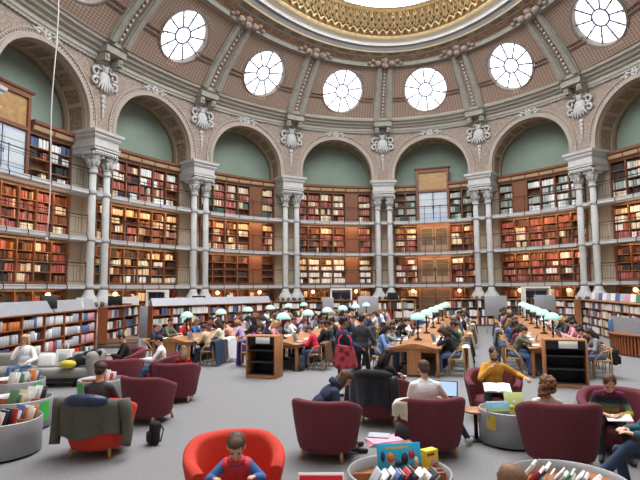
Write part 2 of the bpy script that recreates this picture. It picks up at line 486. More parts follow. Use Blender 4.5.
for i in range(-7, 8):
    x = i*1.75; h = 7.5*math.sqrt(max(0, 1-(x/13.8)**2)); mb.tube([c0+e1*x-e2*h, c0+e1*x+e2*h], .07, 4)
for i in range(-5, 6):
    y = i*1.25; h = 13.8*math.sqrt(max(0, 1-(y/7.5)**2)); mb.tube([c0+e2*y-e1*h, c0+e2*y+e1*h], .05, 4)
mb.build('glazing_bars', MUNT, sky)
# brackets, cartouches, rosettes, impost blocks, columns
ORDP = {0: 'beyond the left edge of view', 1: 'leftmost', 2: 'second', 3: 'third', 4: 'fourth', 5: 'fifth', 6: 'rightmost', 7: 'beyond the right edge'}
PAIRN = {0: 'the pair just beyond the left edge', 1: 'the leftmost column pair', 2: 'the second column pair from left', 3: 'the third column pair from left', 4: 'the fourth column pair from left', 5: 'the fifth column pair from left', 6: 'the rightmost column pair', 7: 'the pair just beyond the right edge'}
BAYN = {0: 'at the left edge of the room view', 1: 'between the first and second column pairs', 2: 'between the second and third column pairs', 3: 'between the third and fourth column pairs', 4: 'between the fourth and fifth column pairs', 5: 'between the fifth and sixth column pairs', 6: 'at the right edge of the room view'}
for k in range(0, 8):
    M = frame(k, 0, 0)
    mb = MB()
    mb.box((0, -.42, 14.0), (1.25, .86, .42), M); mb.box((0, -.47, 14.26), (1.36, .96, .2), M)
    for sx in (-.42, .42):
        mb.box((sx, -.36, 13.6), (.3, .66, .4), M); mb.box((sx, -.26, 13.36), (.24, .42, .14), M)
        mb.ball((sx, -.66, 13.62), (.14, .12, .17), 8, 6, M)
    tag(mb.build('cornice_bracket', STONEG), 'grey stone cornice bracket above '+PAIRN[k], 'bracket', 'cornice brackets')
    mb = MB(); z0 = 12.55
    mb.lathe([(.02, 0), (.34, .02), (.36, .12), (.26, .2), (.05, .24)], n=14, sx=1, sy=1.25, M=M @ Matrix.Translation((0, 0, z0+.1)) @ Matrix.Rotation(PI/2, 4, 'X'))
    for x in (-.3, -.18, -.06, .06, .18, .3):
        mb.tube([M @ Vector((x*(.6+t), -.2, z0+.1-.55*t-.12*t*math.cos(x*5))) for t in srange(0, 1, 5)], [.05, .06, .07, .06, .05, .03], 6)
    for sx in (-1, 1):
        for cx_, cz_, rr in ((.56, .36, .24), (.6, -.12, .2), (.36, .62, .15)):
            mb.tube([M @ Vector((sx*(cx_+rr*(1-.55*t)*math.cos(2.4-6.2*t)), -.14, z0+cz_+rr*(1-.55*t)*math.sin(2.4-6.2*t))) for t in srange(0, 1, 16)], [.095-.05*t for t in srange(0, 1, 16)], 6)
        mb.tube([M @ Vector((sx*x, -.12, z)) for x, z in ((.1, z0+.45), (.16, z0+.8), (.3, z0+.95))], [.08, .07, .03], 6)
    mb.ball((0, -.12, z0+.62), (.2, .14, .2), 8, 6, M)
    for i, r in enumerate((.15, .13, .1, .08, .05)): mb.ball((0, -.05, z0-.75-.24*i), (r, r*.7, .14), 8, 6, M)
    tag(mb.build('cartouche', STONE), 'carved stone cartouche with scrolls above '+PAIRN[k], 'carving', 'spandrel cartouches')
    # impost block
    root = thing('impost_block', 'pale stone impost block carried by '+PAIRN[k], 'impost block', P(k, 0, 8.75), math.atan2(M[1][0], M[0][0]), 'impost blocks')
    mb = MB(); w0 = .76; y1 = DEPTH-.02
    def slab(z0, z1, o0, o1): # stepped/raked course, o: overhang
        a, b = w0+o0, w0+o1; f0, f1 = -.42-o0, -.42-o1
        mb.hexa([(-a, f0, z0), (a, f0, z0), (a, y1, z0), (-a, y1, z0), (-b, f1, z1), (b, f1, z1), (b, y1, z1), (-b, y1, z1)])
    slab(.28, .4, .02, .02); slab(.4, .48, .06, .06); slab(.48, .82, -.02, -.02); slab(.82, .9, .02, .06); slab(.9, .98, .08, .08); slab(.98, 1.06, .08, .17); slab(1.06, 1.2, .17, .19); slab(1.2, 1.22, .1, .1)
    mb.build('block', STONE, root)
    mb = MB(); mb.box((0, -.40, .14), (1.4, .06, .16)); mb.box((0, .75, .2), (1.5, 1.7, .16))
    for i in range(9): mb.ball((-.6+.15*i, -.45, .14), (.05, .04, .05), 6, 5)
    mb.build('frieze', STONE, root)
# column prototype
def column():
    root = thing('column', '', 'column')
    mb = MB()
    mb.lathe([(.5, 0), (.5, .9), (.46, .94), (.46, 1.2), (.42, 1.3)], n=20)
    mb.build('pedestal', STONE, root)
    mb = MB()
    mb.lathe([(.42, 1.3), (.47, 1.5), (.47, 1.75), (.4, 1.95), (.3, 2.08), (.26, 2.14), (.26, 2.2), (.22, 2.24), (.22, 2.36)], n=20)
    b = mb.build('base', STONE, root)
    mb = MB()
    for i in range(5):
        a = -PI/2+(i-2)*.8
        Mv = Matrix.Rotation(a+PI/2, 4, 'Z')
        mb.lathe([(.19, 0), (.2, .03), (.16, .05), (.12, .02)], (0, 0, 0), 14, M=Mv @ Matrix.Translation((0, -.46, 1.66)) @ Matrix.Rotation(PI/2, 4, 'X'))
        mb.lathe([(.12, 0), (.12, .025)], (0, 0, 0), 12, mi=1, M=Mv @ Matrix.Translation((0, -.46, 1.66)) @ Matrix.Rotation(PI/2, 4, 'X'))
    mb.build('medallion', [STONE, mat('medallion_recess', (92, 88, 84), .8)], b)
    mb = MB()
    mb.lathe([(.2, 2.36), (.19, 2.5), (.19, 4.6), (.165, 8.1)], n=16)
    mb.build('shaft', STONE, root)
    for z in (2.52, 4.745, 6.98, 7.98):
        m2 = MB(); m2.lathe([(.19, -.1), (.235, -.08), (.235, .02), (.215, .05), (.235, .08), (.2, .11)], (0, 0, z), 16)
        m2.build('collar', STONE, root)
    mb = MB()
    mb.lathe([(.17, 8.1), (.22, 8.13), (.22, 8.18), (.18, 8.2), (.19, 8.4), (.25, 8.6), (.36, 8.78)], n=16)
    for i in range(8):
        a = 2*PI*i/8
        mb.tube([(r*math.cos(a), r*math.sin(a), z) for r, z in ((.19, 8.22), (.24, 8.42), (.31, 8.5), (.3, 8.43))], [.07, .06, .05, .03], 6)
    for i in range(4):
        a = PI/4+PI/2*i
        mb.tube([(r*math.cos(a), r*math.sin(a), z) for r, z in ((.22, 8.5), (.32, 8.68), (.43, 8.76), (.46, 8.67), (.4, 8.62))], [.06, .06, .06, .05, .03], 6)
    mb.box((0, 0, 8.83), (.74, .74, .12))
    mb.build('capital', STONE, root)
    return root
colp = column(); first = True
for k in range(0, 8):
    for sd in (-1, 1):
        M = frame(k, 0, 0); p = M @ Vector((sd*.425, 0, 0))
        side = 'left' if sd < 0 else 'right'
        lab = 'slender pale cast column, %s one of %s' % (side, PAIRN[k])
        if first: o = colp; first = False
        else: o = copy_tree(colp)
        o.location = p; o.rotation_euler = (0, 0, math.atan2(M[1][0], M[0][0])); o['label'] = lab; o['group'] = 'slender columns along the oval'
for k in range(0, 7):   # rosette at the crown of each arch
    M = frame(k+.5, 0, 0); mb = MB(); z0 = 13.33
    mb.lathe([(.2, 0), (.23, .06), (.17, .1), (.12, .06)], n=14, M=M @ Matrix.Translation((0, -.02, z0)) @ Matrix.Rotation(PI/2, 4, 'X'))
    mb.ball((0, -.08, z0), (.09, .09, .09), 8, 6, M)
    for sx in (-1, 1):
        mb.tube([M @ Vector((sx*x, -.08, z0+z)) for x, z in ((.26, .02), (.45, .1), (.66, -.02), (.85, .04))], [.08, .07, .06, .02], 6)
        mb.ball((sx*.5, -.06, z0-.1), (.12, .08, .1), 7, 5, M)
    tag(mb.build('rosette', STONE), 'round stone rosette over the arch '+BAYN[k], 'carving', 'rosettes over the arches')
# ------------------------------------------------------------------ galleries, wall bookcases
GZ = [0, 2.52+.08, 4.745+.08, 6.98+.08]     # walking level of each storey
LEVN = ['ground level', 'lowest gallery', 'middle gallery', 'top gallery']
BF = 1.02                                    # distance of the bookcase fronts behind the columns
GAL = mat('gallery_paint', (192, 194, 196), .6, var=.04)
SLAT = mat('gallery_underside', (140, 136, 128), .8, var=.05)
for lv in (1, 2, 3):
    z = GZ[lv]
    root = thing('gallery', 'pale curved gallery walkway, %s of the three' % ['lowest', 'middle', 'topmost'][lv-1], 'gallery', (0, 0, 0))
    mb = MB(); sweep(mb, [(-.0, z-.2), (-.04, z-.17), (-.04, z-.05), (-.07, z-.04), (-.07, z), (DEPTH-.02, z), (DEPTH-.02, z-.12), (.12, z-.12), (.12, z-.2)], -.5, 7.5, 96)
    mb.build('slab', GAL, root)
    for k in range(0, 7):
        mb = MB()
        ss = srange(k+.1, k+.9, 12)
        for dz, r in ((1.0, .022), (.86, .01), (.16, .01)):
            mb.tube([P(s, -.02, z+dz) for s in ss], r, 5)
        for e in (k+.1, k+.9):
            for s in srange(e-.0, e+(.1 if e < k+.5 else -.1), 4): mb.tube([P(s, -.02, z+.16), P(s, -.02, z+.86)], .007, 4)
        rl = mb.build('railing', BLACK, root)
        for s in srange(k+.1, k+.9, 5):
            m2 = MB(); m2.tube([P(s, -.05, z-.22), P(s, -.12, z-.16), P(s, -.1, z-.02), P(s, -.03, z+.1), P(s, -.02, z+1.0)], .018, 5)
            m2.ball(P(s, -.02, z+1.03), .03, 6, 4); m2.build('post', BLACK, rl)
        for kk in ([k+1] if k < 6 else []):
            mb = MB()
            for dz, r in ((1.0, .02), (.16, .01)): mb.tube([P(s, -.02, z+dz) for s in (kk-.03, kk+.03)], r, 5)
            for s in (kk-.03, kk+.03): mb.tube([P(s, -.02, z+.0), P(s, -.02, z+1.0)], .012, 5)
            mb.build('railing', BLACK, root)
# palettes (sRGB) for rows of books
RED = [(168, 92, 84), (150, 76, 70), (188, 116, 106), (124, 70, 64)]
CREAM = [(222, 206, 178), (206, 186, 150), (232, 222, 204), (190, 164, 124)]
BROWN = [(122, 70, 44), (146, 88, 54), (96, 56, 40), (164, 104, 62), (80, 52, 44)]
WHITE = [(226, 226, 222), (206, 208, 206), (236, 234, 228)]
SAGE = [(150, 160, 154), (176, 184, 180), (130, 142, 138), (190, 196, 192)]
DARK = [(44, 44, 52), (62, 54, 60), (40, 52, 56), (70, 44, 44)]
GRN = [(64, 92, 78), (84, 110, 92), (50, 74, 66)]
BLUE = [(60, 84, 120), (84, 108, 146), (46, 60, 92)]
PAL = {(0, 3): [DARK, CREAM, WHITE, RED, BROWN, BLUE], (0, 2): [RED, CREAM, BROWN, RED], (0, 1): [RED, CREAM, BROWN, DARK], (0, 0): [RED, DARK, BROWN],
       (1, 3): [RED, WHITE, DARK, RED, CREAM], (1, 2): [CREAM, RED, BROWN, CREAM], (1, 1): [CREAM, WHITE, BROWN, DARK],
       (2, 3): [RED, CREAM, GRN, RED], (2, 2): [RED, CREAM, BROWN, CREAM], (2, 1): [BROWN, DARK],
       (3, 3): [RED, CREAM, RED], (3, 2): [RED, BROWN, CREAM, DARK], (3, 1): [CREAM, WHITE, WHITE],
       (4, 3): [SAGE, SAGE, GRN], (4, 2): [RED, BROWN, CREAM], (4, 1): [BROWN, WHITE, RED],
       (5, 3): [SAGE, SAGE, WHITE], (5, 2): [RED, CREAM, BROWN, RED], (5, 1): [RED, BROWN, RED, WHITE],
       (6, 3): [SAGE, CREAM, DARK], (6, 2): [RED, CREAM, WHITE, RED], (6, 1): [BROWN, DARK, RED]}
DOORMODS = {(2, 3): [4], (2, 2): [4], (2, 1): [4], (3, 3): [4], (3, 2): [4], (3, 1): [4], (5, 3): [1], (4, 3): [2], (4, 2): [2], (4, 1): [2], (4, 0): [2], (0, 3): [0, 1, 2]}
bk = MB()
rnd = random.Random(3)
def book_run(mb, s0, s1, zb, hs, off, pals):
    x = s0
    while x < s1:
        pal = rnd.choice(pals); n = rnd.randint(4, 12); hh = hs*rnd.uniform(.68, .9); ww = rnd.choice((.035, .045, .055, .07))
        if rnd.random() < .1: x += rnd.uniform(.1, .3)/BAYW; continue
        for i in range(n):
            w = ww*rnd.uniform(.85, 1.15)/BAYW
            if x+w > s1: return
            h = hh*rnd.uniform(.96, 1.03); c = rnd.choice(pal); f = rnd.uniform(.85, 1.12)
            mb.col = rgb(*[min(255, q*f) for q in c]); d0 = off+rnd.uniform(.03, .08)
            a, b = x, x+w*.93
            mb.hexa([P(a, d0, zb), P(b, d0, zb), P(b, d0+.2, zb), P(a, d0+.2, zb), P(a, d0, zb+h), P(b, d0, zb+h), P(b, d0+.2, zb+h), P(a, d0+.2, zb+h)])
            x += w
SHW = mat('shelf_wood', (150, 108, 76), .5, var=.15, scale=8)
LEDGE = mat('cream_ledge_panel', (168, 142, 108), .6, var=.1)
DOORW = wood('door_wood', (110, 70, 50), (132, 86, 62))
S0, S1 = .115, .885
for k in range(0, 7):
    for lv in range(4):
        z0 = GZ[lv]+(.02 if lv else 0); top = (GZ[lv+1]-.2) if lv < 3 else 9.32
        root = thing('bookcase', 'curved dark wood bookcase on the %s %s' % (LEVN[lv], BAYN[k]), 'bookcase', (0, 0, 0), 0, 'bookcases on the '+LEVN[lv])
        a, b = k+S0, k+S1
        # carcass: back, plinth, head, uprights
        mb = MB(); sweep(mb, [(BF+.34, z0), (BF+.34, top), (BF+.38, top), (BF+.38, z0)], a, b, 12)
        mb.build('back_panel', DWOOD, root)
        mb = MB(); sweep(mb, [(BF, z0), (BF, z0+.12), (BF+.36, z0+.12), (BF+.36, z0)], a, b, 12); mb.build('plinth', DWOOD, root)
        mb = MB(); sweep(mb, [(BF, top-.1), (BF, top-.01), (BF+.36, top-.01), (BF+.36, top-.1)], a, b, 12); mb.build('head_rail', DWOOD, root)
        mods = 6 if k not in (0, 4) or (k == 0 and lv < 3) else 5
        ub = [a+(b-a)*i/mods for i in range(mods+1)]
        if k == 4: ub = [a, (a+4.335)/2, 4.335, 4.645, (4.645+b)/2, b]
        if k == 0 and lv == 3: ub = [a, .17, .18, .55, (.55+b)/2, b]
        for s in ub:
            M = frame(s, 0, 0); mb = MB()
            mb.box((0, BF+.17-.01, (z0+top)/2), (.07, .37, top-z0-.01), M); mb.build('upright', MWOOD, root)
        ns = 4
        zs = [z0+.12+(top-.1-z0-.12)*i/ns for i in range(ns)]
        for zq in zs[1:]:
            mb = MB(); sweep(mb, [(BF+.02, zq-.03), (BF+.02, zq), (BF+.34, zq), (BF+.34, zq-.03)], a, b, 12); mb.build('shelf', SHW, root)
        for i in range(len(ub)-1):
            u0, u1 = ub[i]+.007, ub[i+1]-.007
            if i in DOORMODS.get((k, lv), []):
                if k in (4, 0): continue
                mb = MB()
                for q, (f0, f1, d) in enumerate(((0, 1, 0), (.14, .86, -.03))):
                    zz0, zz1 = z0+.02+(q*.15), top-.06-q*.15
                    sweep(mb, [(BF+.0+d, zz0), (BF+.0+d, zz1), (BF+.06+d, zz1), (BF+.06+d, zz0)], u0+(u1-u0)*f0, u0+(u1-u0)*f1, 3)
                mb.build('door', DOORW, root)
                continue
            for j, zq in enumerate(zs):
                hs = (zs[j+1] if j+1 < ns else top-.1)-zq-.05
                empt = {(2, 1): .45, (3, 1): .0, (1, 1): .18, (0, 1): .15, (0, 0): .2}.get((k, lv), .05)
                if (k, lv) == (2, 1) and i < 3 and j < 3: empt = .8
                if rnd.random() < empt: continue
                book_run(bk, u0+.004, u1-.004, zq, hs, BF, PAL.get((k, lv), [BROWN, CREAM, DARK, RED]))
        if lv == 3:
            segs = [(a-.005, 4.335), (4.645, b+.005)] if k == 4 else [(.56, b+.005)] if k == 0 else [(a-.005, b+.005)]
            for g0, g1 in segs:
                mb = MB(); sweep(mb, [(BF-.02, 9.32), (BF-.1, 9.4), (BF-.14, 9.62), (BF-.24, 9.68), (BF-.24, 9.82), (DEPTH-.02, 9.84), (DEPTH-.02, 9.32)], g0, g1, 12)
                cr = mb.build('cornice', MWOOD, root); nn_ = max(1, round((g1-g0)/.14))
                for i in range(nn_):
                    u0, u1 = g0+(g1-g0)*(i+.06)/nn_, g0+(g1-g0)*(i+.94)/nn_
                    mb = MB(); sweep(mb, [(BF-.12, 9.42), (BF-.16, 9.6), (BF-.1, 9.62), (BF-.08, 9.42)], u0, u1, 3); mb.build('frieze_panel', LEDGE, cr)
tag(bk.build('wall_books', attrmat('book_covers')), 'thousands of old bound volumes filling the wall bookcases', 'books', kind='stuff')
# pier panels behind each column pair
mb = MB()
for k in range(0, 8):
    for lv in range(4):
        z0 = GZ[lv]+.05; z1 = (GZ[lv+1] if lv < 3 else 9.2)-.3
        sweep(mb, [(BF+.1, z0-.05), (BF+.1, z1+.2), (DEPTH, z1+.2), (DEPTH, z0-.05)], k-.113, k+.113, 4)
        for s0_, s1_ in ((k-.095, k-.01), (k+.01, k+.095)):
            sweep(mb, [(BF+.07, z0+.15), (BF+.07, z1), (BF+.12, z1), (BF+.12, z0+.15)], s0_, s1_, 2)
struct(mb.build('wall_piers', BEIGE), 'beige panelled piers behind the columns')
# tall door in the bay to the right of centre and at the left edge
PALEG = mat('door_glass', (196, 206, 212), .12, var=.05, spec=.6)
DPAN = mat('pale_door_leaf', (146, 124, 102), .5, var=.08)
DBLUE = mat('white_blue_door', (178, 190, 208), .45, var=.06)
AMB = mat('amber_transom', (168, 132, 86), .4, var=.2, scale=4)
nd = 1
def bay_door(k, u0, u1, lv, tall, leafm):
    global nd
    z0 = GZ[lv]+.02; top = (GZ[lv+1]-.22) if lv < 3 else 9.3
    fr = MB(); w = .012*1.2
    off = BF-.06
    hi = 10.72 if tall else top
    for x0, x1, za, zb in ((u0-.02, u0, z0, hi), (u1, u1+.02, z0, hi), (u0-.02, u1+.02, hi-.02, hi+.2), (u0, u1, top-.05 if tall else top-.12, top+.12 if tall else top)):
        sweep(fr, [(off, za), (off, zb), (off+.3, zb), (off+.3, za)], x0, x1, 3)
    if tall: sweep(fr, [(off-.06, hi+.2), (off-.1, hi+.3), (off+.3, hi+.3), (off+.3, hi+.2)], u0-.035, u1+.035, 3)
    root = struct(fr.build('door_%d' % nd, DOORW), 'wood framed door on the %s %s' % (LEVN[lv], BAYN[k])); nd += 1
    mid = (u0+u1)/2
    for a, b in ((u0, mid-.002), (mid+.002, u1)):
        lf = MB()
        sweep(lf, [(off+.1, z0), (off+.1, top-.06), (off+.14, top-.06), (off+.14, z0)], a+.002, b-.002, 2)
        leaf = lf.build('door_leaf', leafm, root)
        pn = MB(); sweep(pn, [(off+.085, z0+.55), (off+.085, top-.25), (off+.11, top-.25), (off+.11, z0+.55)], a+.014, b-.014, 2)
        pn.build('pane', PALEG if lv == 3 else mat('dark_door_glass', (96, 84, 74), .2, var=.1), leaf)
        hd = MB(); e = mid+(-.006 if a < mid-.003 else .006)
        hd.tube([P(e, off+.05, z0+.95), P(e, off+.05, z0+1.15)], .015, 6); hd.build('handle', BLACK, leaf)
    if tall:
        tr = MB(); sweep(tr, [(off+.1, top+.1), (off+.1, hi-.02), (off+.14, hi-.02), (off+.14, top+.1)], u0, u1, 3); tr.build('transom', AMB, root)
    return root
for lv in range(4):
    a, b = 4.5-.135-.008, 4.5+.135-.008
    bay_door(4, a, b, lv, lv == 3, [mat('dark_door_leaf', (104, 80, 62), .5), DPAN, DPAN, DBLUE][lv])
bay_door(0, .2, .53, 3, True, DBLUE)
# warm lamps: a strip of lights under every gallery, spots on the impost blocks
def area(name, loc, size, energy, col, rot=(0, 0, 0), sy=None):
    l = bpy.data.lights.new(name, 'AREA'); l.energy = energy; l.color = col; l.size = size
    if sy: l.shape = 'RECTANGLE'; l.size_y = sy
    o = bpy.data.objects.new(name, l); COL.objects.link(o); o.location = loc; o.rotation_euler = rot
    return o
WARM = (1, .64, .36)
for k in range(0, 7):
    for lv in range(0, 3):
        M = frame(k+.5, 0, 0); yaw = math.atan2(M[1][0], M[0][0])
        o = area('shelf_light', P(k+.5, .42 if k not in () else .3, GZ[lv+1]-.24), 4.6, [24, 34, 38][lv], WARM, sy=.05)
        o.rotation_euler = (Matrix.Rotation(yaw, 4, 'Z') @ Matrix.Rotation(R(38), 4, 'X')).to_euler()
for k in range(0, 8):
    for sd in (-1, 1):
        l = bpy.data.lights.new('arch_spot', 'SPOT'); l.energy = 170; l.color = (1, .62, .28); l.spot_size = R(75); l.spot_blend = .6; l.shadow_soft_size = .06
        o = bpy.data.objects.new('arch_spot', l); COL.objects.link(o)
        o.location = frame(k, 0, 0) @ Vector((sd*.66, .25, 10.05))
        o.rotation_euler = (frame(k, 0, 0).to_3x3() @ Vector((sd*.16, .1, 1))).to_track_quat('-Z', 'Y').to_euler()
# ------------------------------------------------------------------ low shelves, screens and fittings round the room
OAK = wood('oak', (160, 106, 66), (188, 132, 88))
OAKD = wood('shelf_oak', (132, 74, 44), (160, 94, 56))
PALEW = wood('pale_beech', (182, 136, 90), (204, 160, 112))
METAL = mat('brushed_metal', (166, 167, 170), .45, .3, var=.06, scale=5)
METALG = mat('grey_panel', (158, 160, 166), .55, .2, var=.05, scale=4)
DGREY = mat('charcoal', (52, 52, 56), .6, var=.05)
NEARBLACK = mat('near_black', (24, 24, 27), .5, var=0)
SCREEN = mat('dark_screen', (40, 44, 60), .15, var=.05)
PAPER = mat('paper', (232, 232, 228), .8, var=.03)
COV = {n: mat('cover_'+n, c, .6, var=.06) for n, c in dict(white=(226, 226, 224), grey=(176, 178, 184), blue=(84, 110, 160), red=(178, 46, 48), black=(48, 46, 52), cream=(216, 204, 178), pink=(206, 150, 160), orange=(204, 124, 60), green=(86, 128, 92), navy=(50, 58, 92), yellow=(218, 196, 80), purple=(96, 78, 140)).items()}
def unit(v): return v/v.length
def basis(p, d, z=0):
    """frame with x along d, y to the left of d"""
    d = Vector((d[0], d[1], 0)).normalized()
    return Matrix(((d.x, -d.y, 0, p[0]), (d.y, d.x, 0, p[1]), (0, 0, 1, z), (0, 0, 0, 1)))
far = MB()
def shelf_unit(p0, p1, mods, label, rows=4, top=1.66, base=0, panel=0, solid=OAKD, fill=True, dep=.38, group='low bookcases round the room', single=None):
    """bookcase from p0 to p1, open side to the right of the walk p0 -> p1"""
    p0, p1 = Vector(p0[:2]), Vector(p1[:2]); L = (p1-p0).length; d = (p1-p0)/L
    root = thing('low_bookcase', label, 'bookcase', (p0.x, p0.y, 0), math.atan2(d.y, d.x), group)
    for i in range(mods+1):
        mb = MB(); mb.box((L*i/mods, dep/2, (top-.04+base)/2), (.05, dep, top-.04-base)); mb.build('side_panel', solid, root)
    mb = MB(); mb.box((L/2, dep-.01, (top+base)/2), (L, .02, top-base-.06)); mb.build('back_panel', OAKD, root)
    mb = MB(); mb.box((L/2, dep/2-.01, top-.02), (L+.08, dep+.04, .04)); mb.build('top', solid, root)
    zs = [base+.1+(top-.1-base)*i/rows for i in range(rows)]
    for z in zs:
        mb = MB(); mb.box((L/2, dep/2, z-.015), (L, dep-.02, .03)); mb.build('shelf', OAKD, root)
    if panel:
        mb = MB(); mb.hexa([(0, .02, top), (L, .02, top), (L, dep, top), (0, dep, top), (0, .2, top+panel), (L, .2, top+panel), (L, .24, top+panel), (0, .24, top+panel)])
        mb.build('display_ledge', METALG, root)
    M = basis(p0, d)
    names = ['white']*6+['grey']*6+['cream']*2+['black', 'black', 'blue', 'orange', 'pink', 'navy', 'red']
    for i in range(mods):
        a, b = L*i/mods+.04, L*(i+1)/mods-.04
        for j, z in enumerate(zs):
            hs = (top-.1-base)/rows-.06
            if single:
                x = a; cname = None
                while x < b-.06:
                    if cname is None or rnd.random() < .4: cname = rnd.choice(names); hh = hs*rnd.uniform(.62, .92); ww = rnd.uniform(.1, .2)
                    if rnd.random() < .06: x += .12; continue
                    if x+ww > b: break
                    m2 = MB(); m2.rbox((0, .13, hh/2), (ww*.94, .22, hh), .006, n=1)
                    o = m2.build('book', COV[cname]); o.location = M @ Vector((x+ww/2, 0, z+.001)); o.rotation_euler = (0, 0, math.atan2(d.y, d.x))
                    tag(o, '%s book, %s shelf from top, %s bay of the %s' % (cname, ORD[len(zs)-1-j], ORD[i], single), 'book', 'books in the bookcase behind the sofa')
                    x += ww
            elif fill:
                x = a
                while x < b-.05:
                    c = rnd.choice([WHITE, WHITE, CREAM, SAGE, WHITE, RED, BLUE, DARK]); hh = hs*rnd.uniform(.65, .92)
                    if rnd.random() < .12: x += .15; continue
                    for q in range(rnd.randint(2, 6)):
                        w_ = rnd.uniform(.04, .08)
                        if x+w_ > b: break
                        far.col = rgb(*rnd.choice(c)); far.box((x+w_/2, .14, z+hh/2), (w_*.93, .22, hh), M); x += w_
    return root
A1 = at(0, 317, 1.66); A2 = at(97, 308.5, 1.66)
dd = unit(A2-A1); A0 = A1-dd*.15
shelf_unit(A0, A2, 5, 'long oak bookcase with a grey display ledge behind the sofa, left edge', panel=.36, single='long bookcase behind the sofa')
b0 = at(108, 307, 1.66); b1 = at(139, 304.5, 1.66)
shelf_unit(b0, b1, 2, 'small two-bay oak bookcase right of the long left bookcase', base=.2, rows=3)
c0_ = at(153, 306, 1.66); c1_ = at(271, 302.3, 1.66)
shelf_unit(c0_, c1_, 7, 'long oak bookcase with grey ledge behind the left reading table', panel=.32)
shelf_unit(at(273, 301.5, 1.66), at(322, 301, 1.66), 3, 'dark oak bookcase between the second and third column pairs', panel=0)
shelf_unit(at(330, 300.5, 1.66), at(355, 300.3, 1.66), 2, 'short oak bookcase between two grey screens at the back')
shelf_unit(at(378, 300, 1.66), at(415, 299.5, 1.66), 3, 'bright oak bookcase left of the central doorway', solid=OAK, rows=3)
shelf_unit(at(445, 299, 1.66), at(494, 298.5, 1.66), 3, 'bright oak bookcase right of the central doorway', solid=OAK, rows=3)
shelf_unit(at(505, 299, 1.66), at(531, 299, 1.66), 2, 'orange oak bookcase between two grey screens right of centre', solid=OAK)
shelf_unit(at(555, 299, 1.66), at(574, 299.5, 1.66), 2, 'narrow oak bookcase left of the long right bookcase', solid=OAK)
shelf_unit(at(580, 299.3, 1.66), at(640, 304, 1.66)+Vector((-.6, -2.4, 0)), 6, 'long oak bookcase curving along the right side of the room', solid=OAK)
tag(far.build('shelf_books', attrmat('book_covers')), 'hundreds of books filling the low oak bookcases at the back', 'books', kind='stuff')
def screen(px0, px1, pyt, Y, z0, z1, label, name='partition_screen', cat='screen', m=METALG):
    x0, x1 = (px0-320)/F*Y, (px1-320)/F*Y
    root = thing(name, label, cat, ((x0+x1)/2, Y, 0), 0, 'grey screens at the back' if name == 'partition_screen' else None)
    w_ = x1-x0
    mb = MB(); mb.rbox((0, 0, (z0+z1)/2), (w_, .06, z1-z0), .02); mb.build('panel', m, root)
    for sx in (-1, 1):
        mb = MB(); mb.tube([(sx*(w_/2-.06), 0, .01), (sx*(w_/2-.06), 0, z0+.02)], .018, 8); mb.box((sx*(w_/2-.06), 0, .01), (.08, .36, .02)); mb.build('foot', METALG, root)
    return root
screen(140.5, 150.5, 0, 22.6, .25, 1.62, 'grey upright partition between two left bookcases')
screen(321, 333, 0, 28.4, .9, 1.85, 'grey screen left of the short central bookcase')
screen(357, 377, 0, 27.6, .95, 1.9, 'wide grey screen in front of the fourth column pair')
screen(483, 505, 0, 26.5, .85, 1.9, 'grey screen in front of the fifth column pair')
screen(532, 553, 0, 26.0, 1.1, 1.92, 'grey screen right of the orange bookcase')
# wide glazed display boxes with dark monitors behind the shelves
def booth(px0, px1, pyt, pyb, Y, label):
    yh = lambda x: 289.4-.0082*(x-320)
    x0, x1 = (px0-320)/F*Y, (px1-320)/F*Y; z1 = H-(pyt-yh(px0))/F*Y; z0 = H-(pyb-yh(px0))/F*Y
    root = thing('monitor_booth', label, 'booth', ((x0+x1)/2, Y, 0), 0, 'staff booths at the back'); w_ = x1-x0
    mb = MB()
    for sx in (-1, 1): mb.box((sx*(w_/2-.04), 0, z1/2), (.08, .5, z1))
    mb.box((0, 0, z1-.05), (w_-.16, .5, .1)); mb.box((0, .2, (z0+z1-.1)/2), (w_-.16, .03, z1-z0-.1)); mb.build('frame', WHITEP, root)
    for i, sx in enumerate((-.24, .2)):
        m2 = MB(); m2.rbox((sx*w_, .0, z0+.27), (w_*.4, .05, .36), .015); mo = m2.build('monitor', SCREEN, root)
        m2 = MB(); m2.box((sx*w_, .03, (z0+.11)/2), (.08, .06, z0+.11)); m2.build('monitor_stand', DGREY, mo)
booth(148, 168, 290, 302, 25.6, 'white framed booth with dark monitors behind left bookcases')
booth(330, 351, 288.5, 300, 31.4, 'white framed booth with dark monitors near the middle of the back')
booth(521, 547, 286.5, 299, 28.9, 'white framed booth with dark monitors right of the fifth column pair')
def monitor(px, py, Y, w_, h_, label, rz=0, z0=None, tilt=0):
    yh = 289.4-.0082*(px-320); zc = H-(py-yh)/F*Y
    zb = z0 if z0 is not None else zc-h_/2-.1
    root = thing('monitor', label, 'monitor', ((px-320)/F*Y, Y, zb), rz, 'monitors on the bookcases')
    T = Matrix.Translation((0, 0, zc-zb)) @ Matrix.Rotation(tilt, 4, 'X')
    mb = MB(); mb.rbox((0, 0, 0), (w_, .045, h_), .015, T); mb.build('display', NEARBLACK, root)
    mb = MB(); mb.box((0, .05, (zc-zb)/2+.01), (.07, .05, zc-zb)); mb.rbox((0, .04, .012), (.3, .2, .024), .01); mb.build('stand', DGREY, root)
monitor(50.5, 302, 15.9, .46, .42, 'black monitor on the grey ledge of the long left bookcase', R(40), 1.68, R(-12))
monitor(116, 300.5, 23.7, .62, .42, 'black monitor on top of the small two-bay bookcase', R(20), 1.67)
monitor(199, 300, 23.6, .6, .4, 'dark monitor on the bookcase by the second column pair', R(15), 1.68)
monitor(392, 296, 29.1, .62, .42, 'black monitor on the bookcase left of the doorway', 0, 1.67)
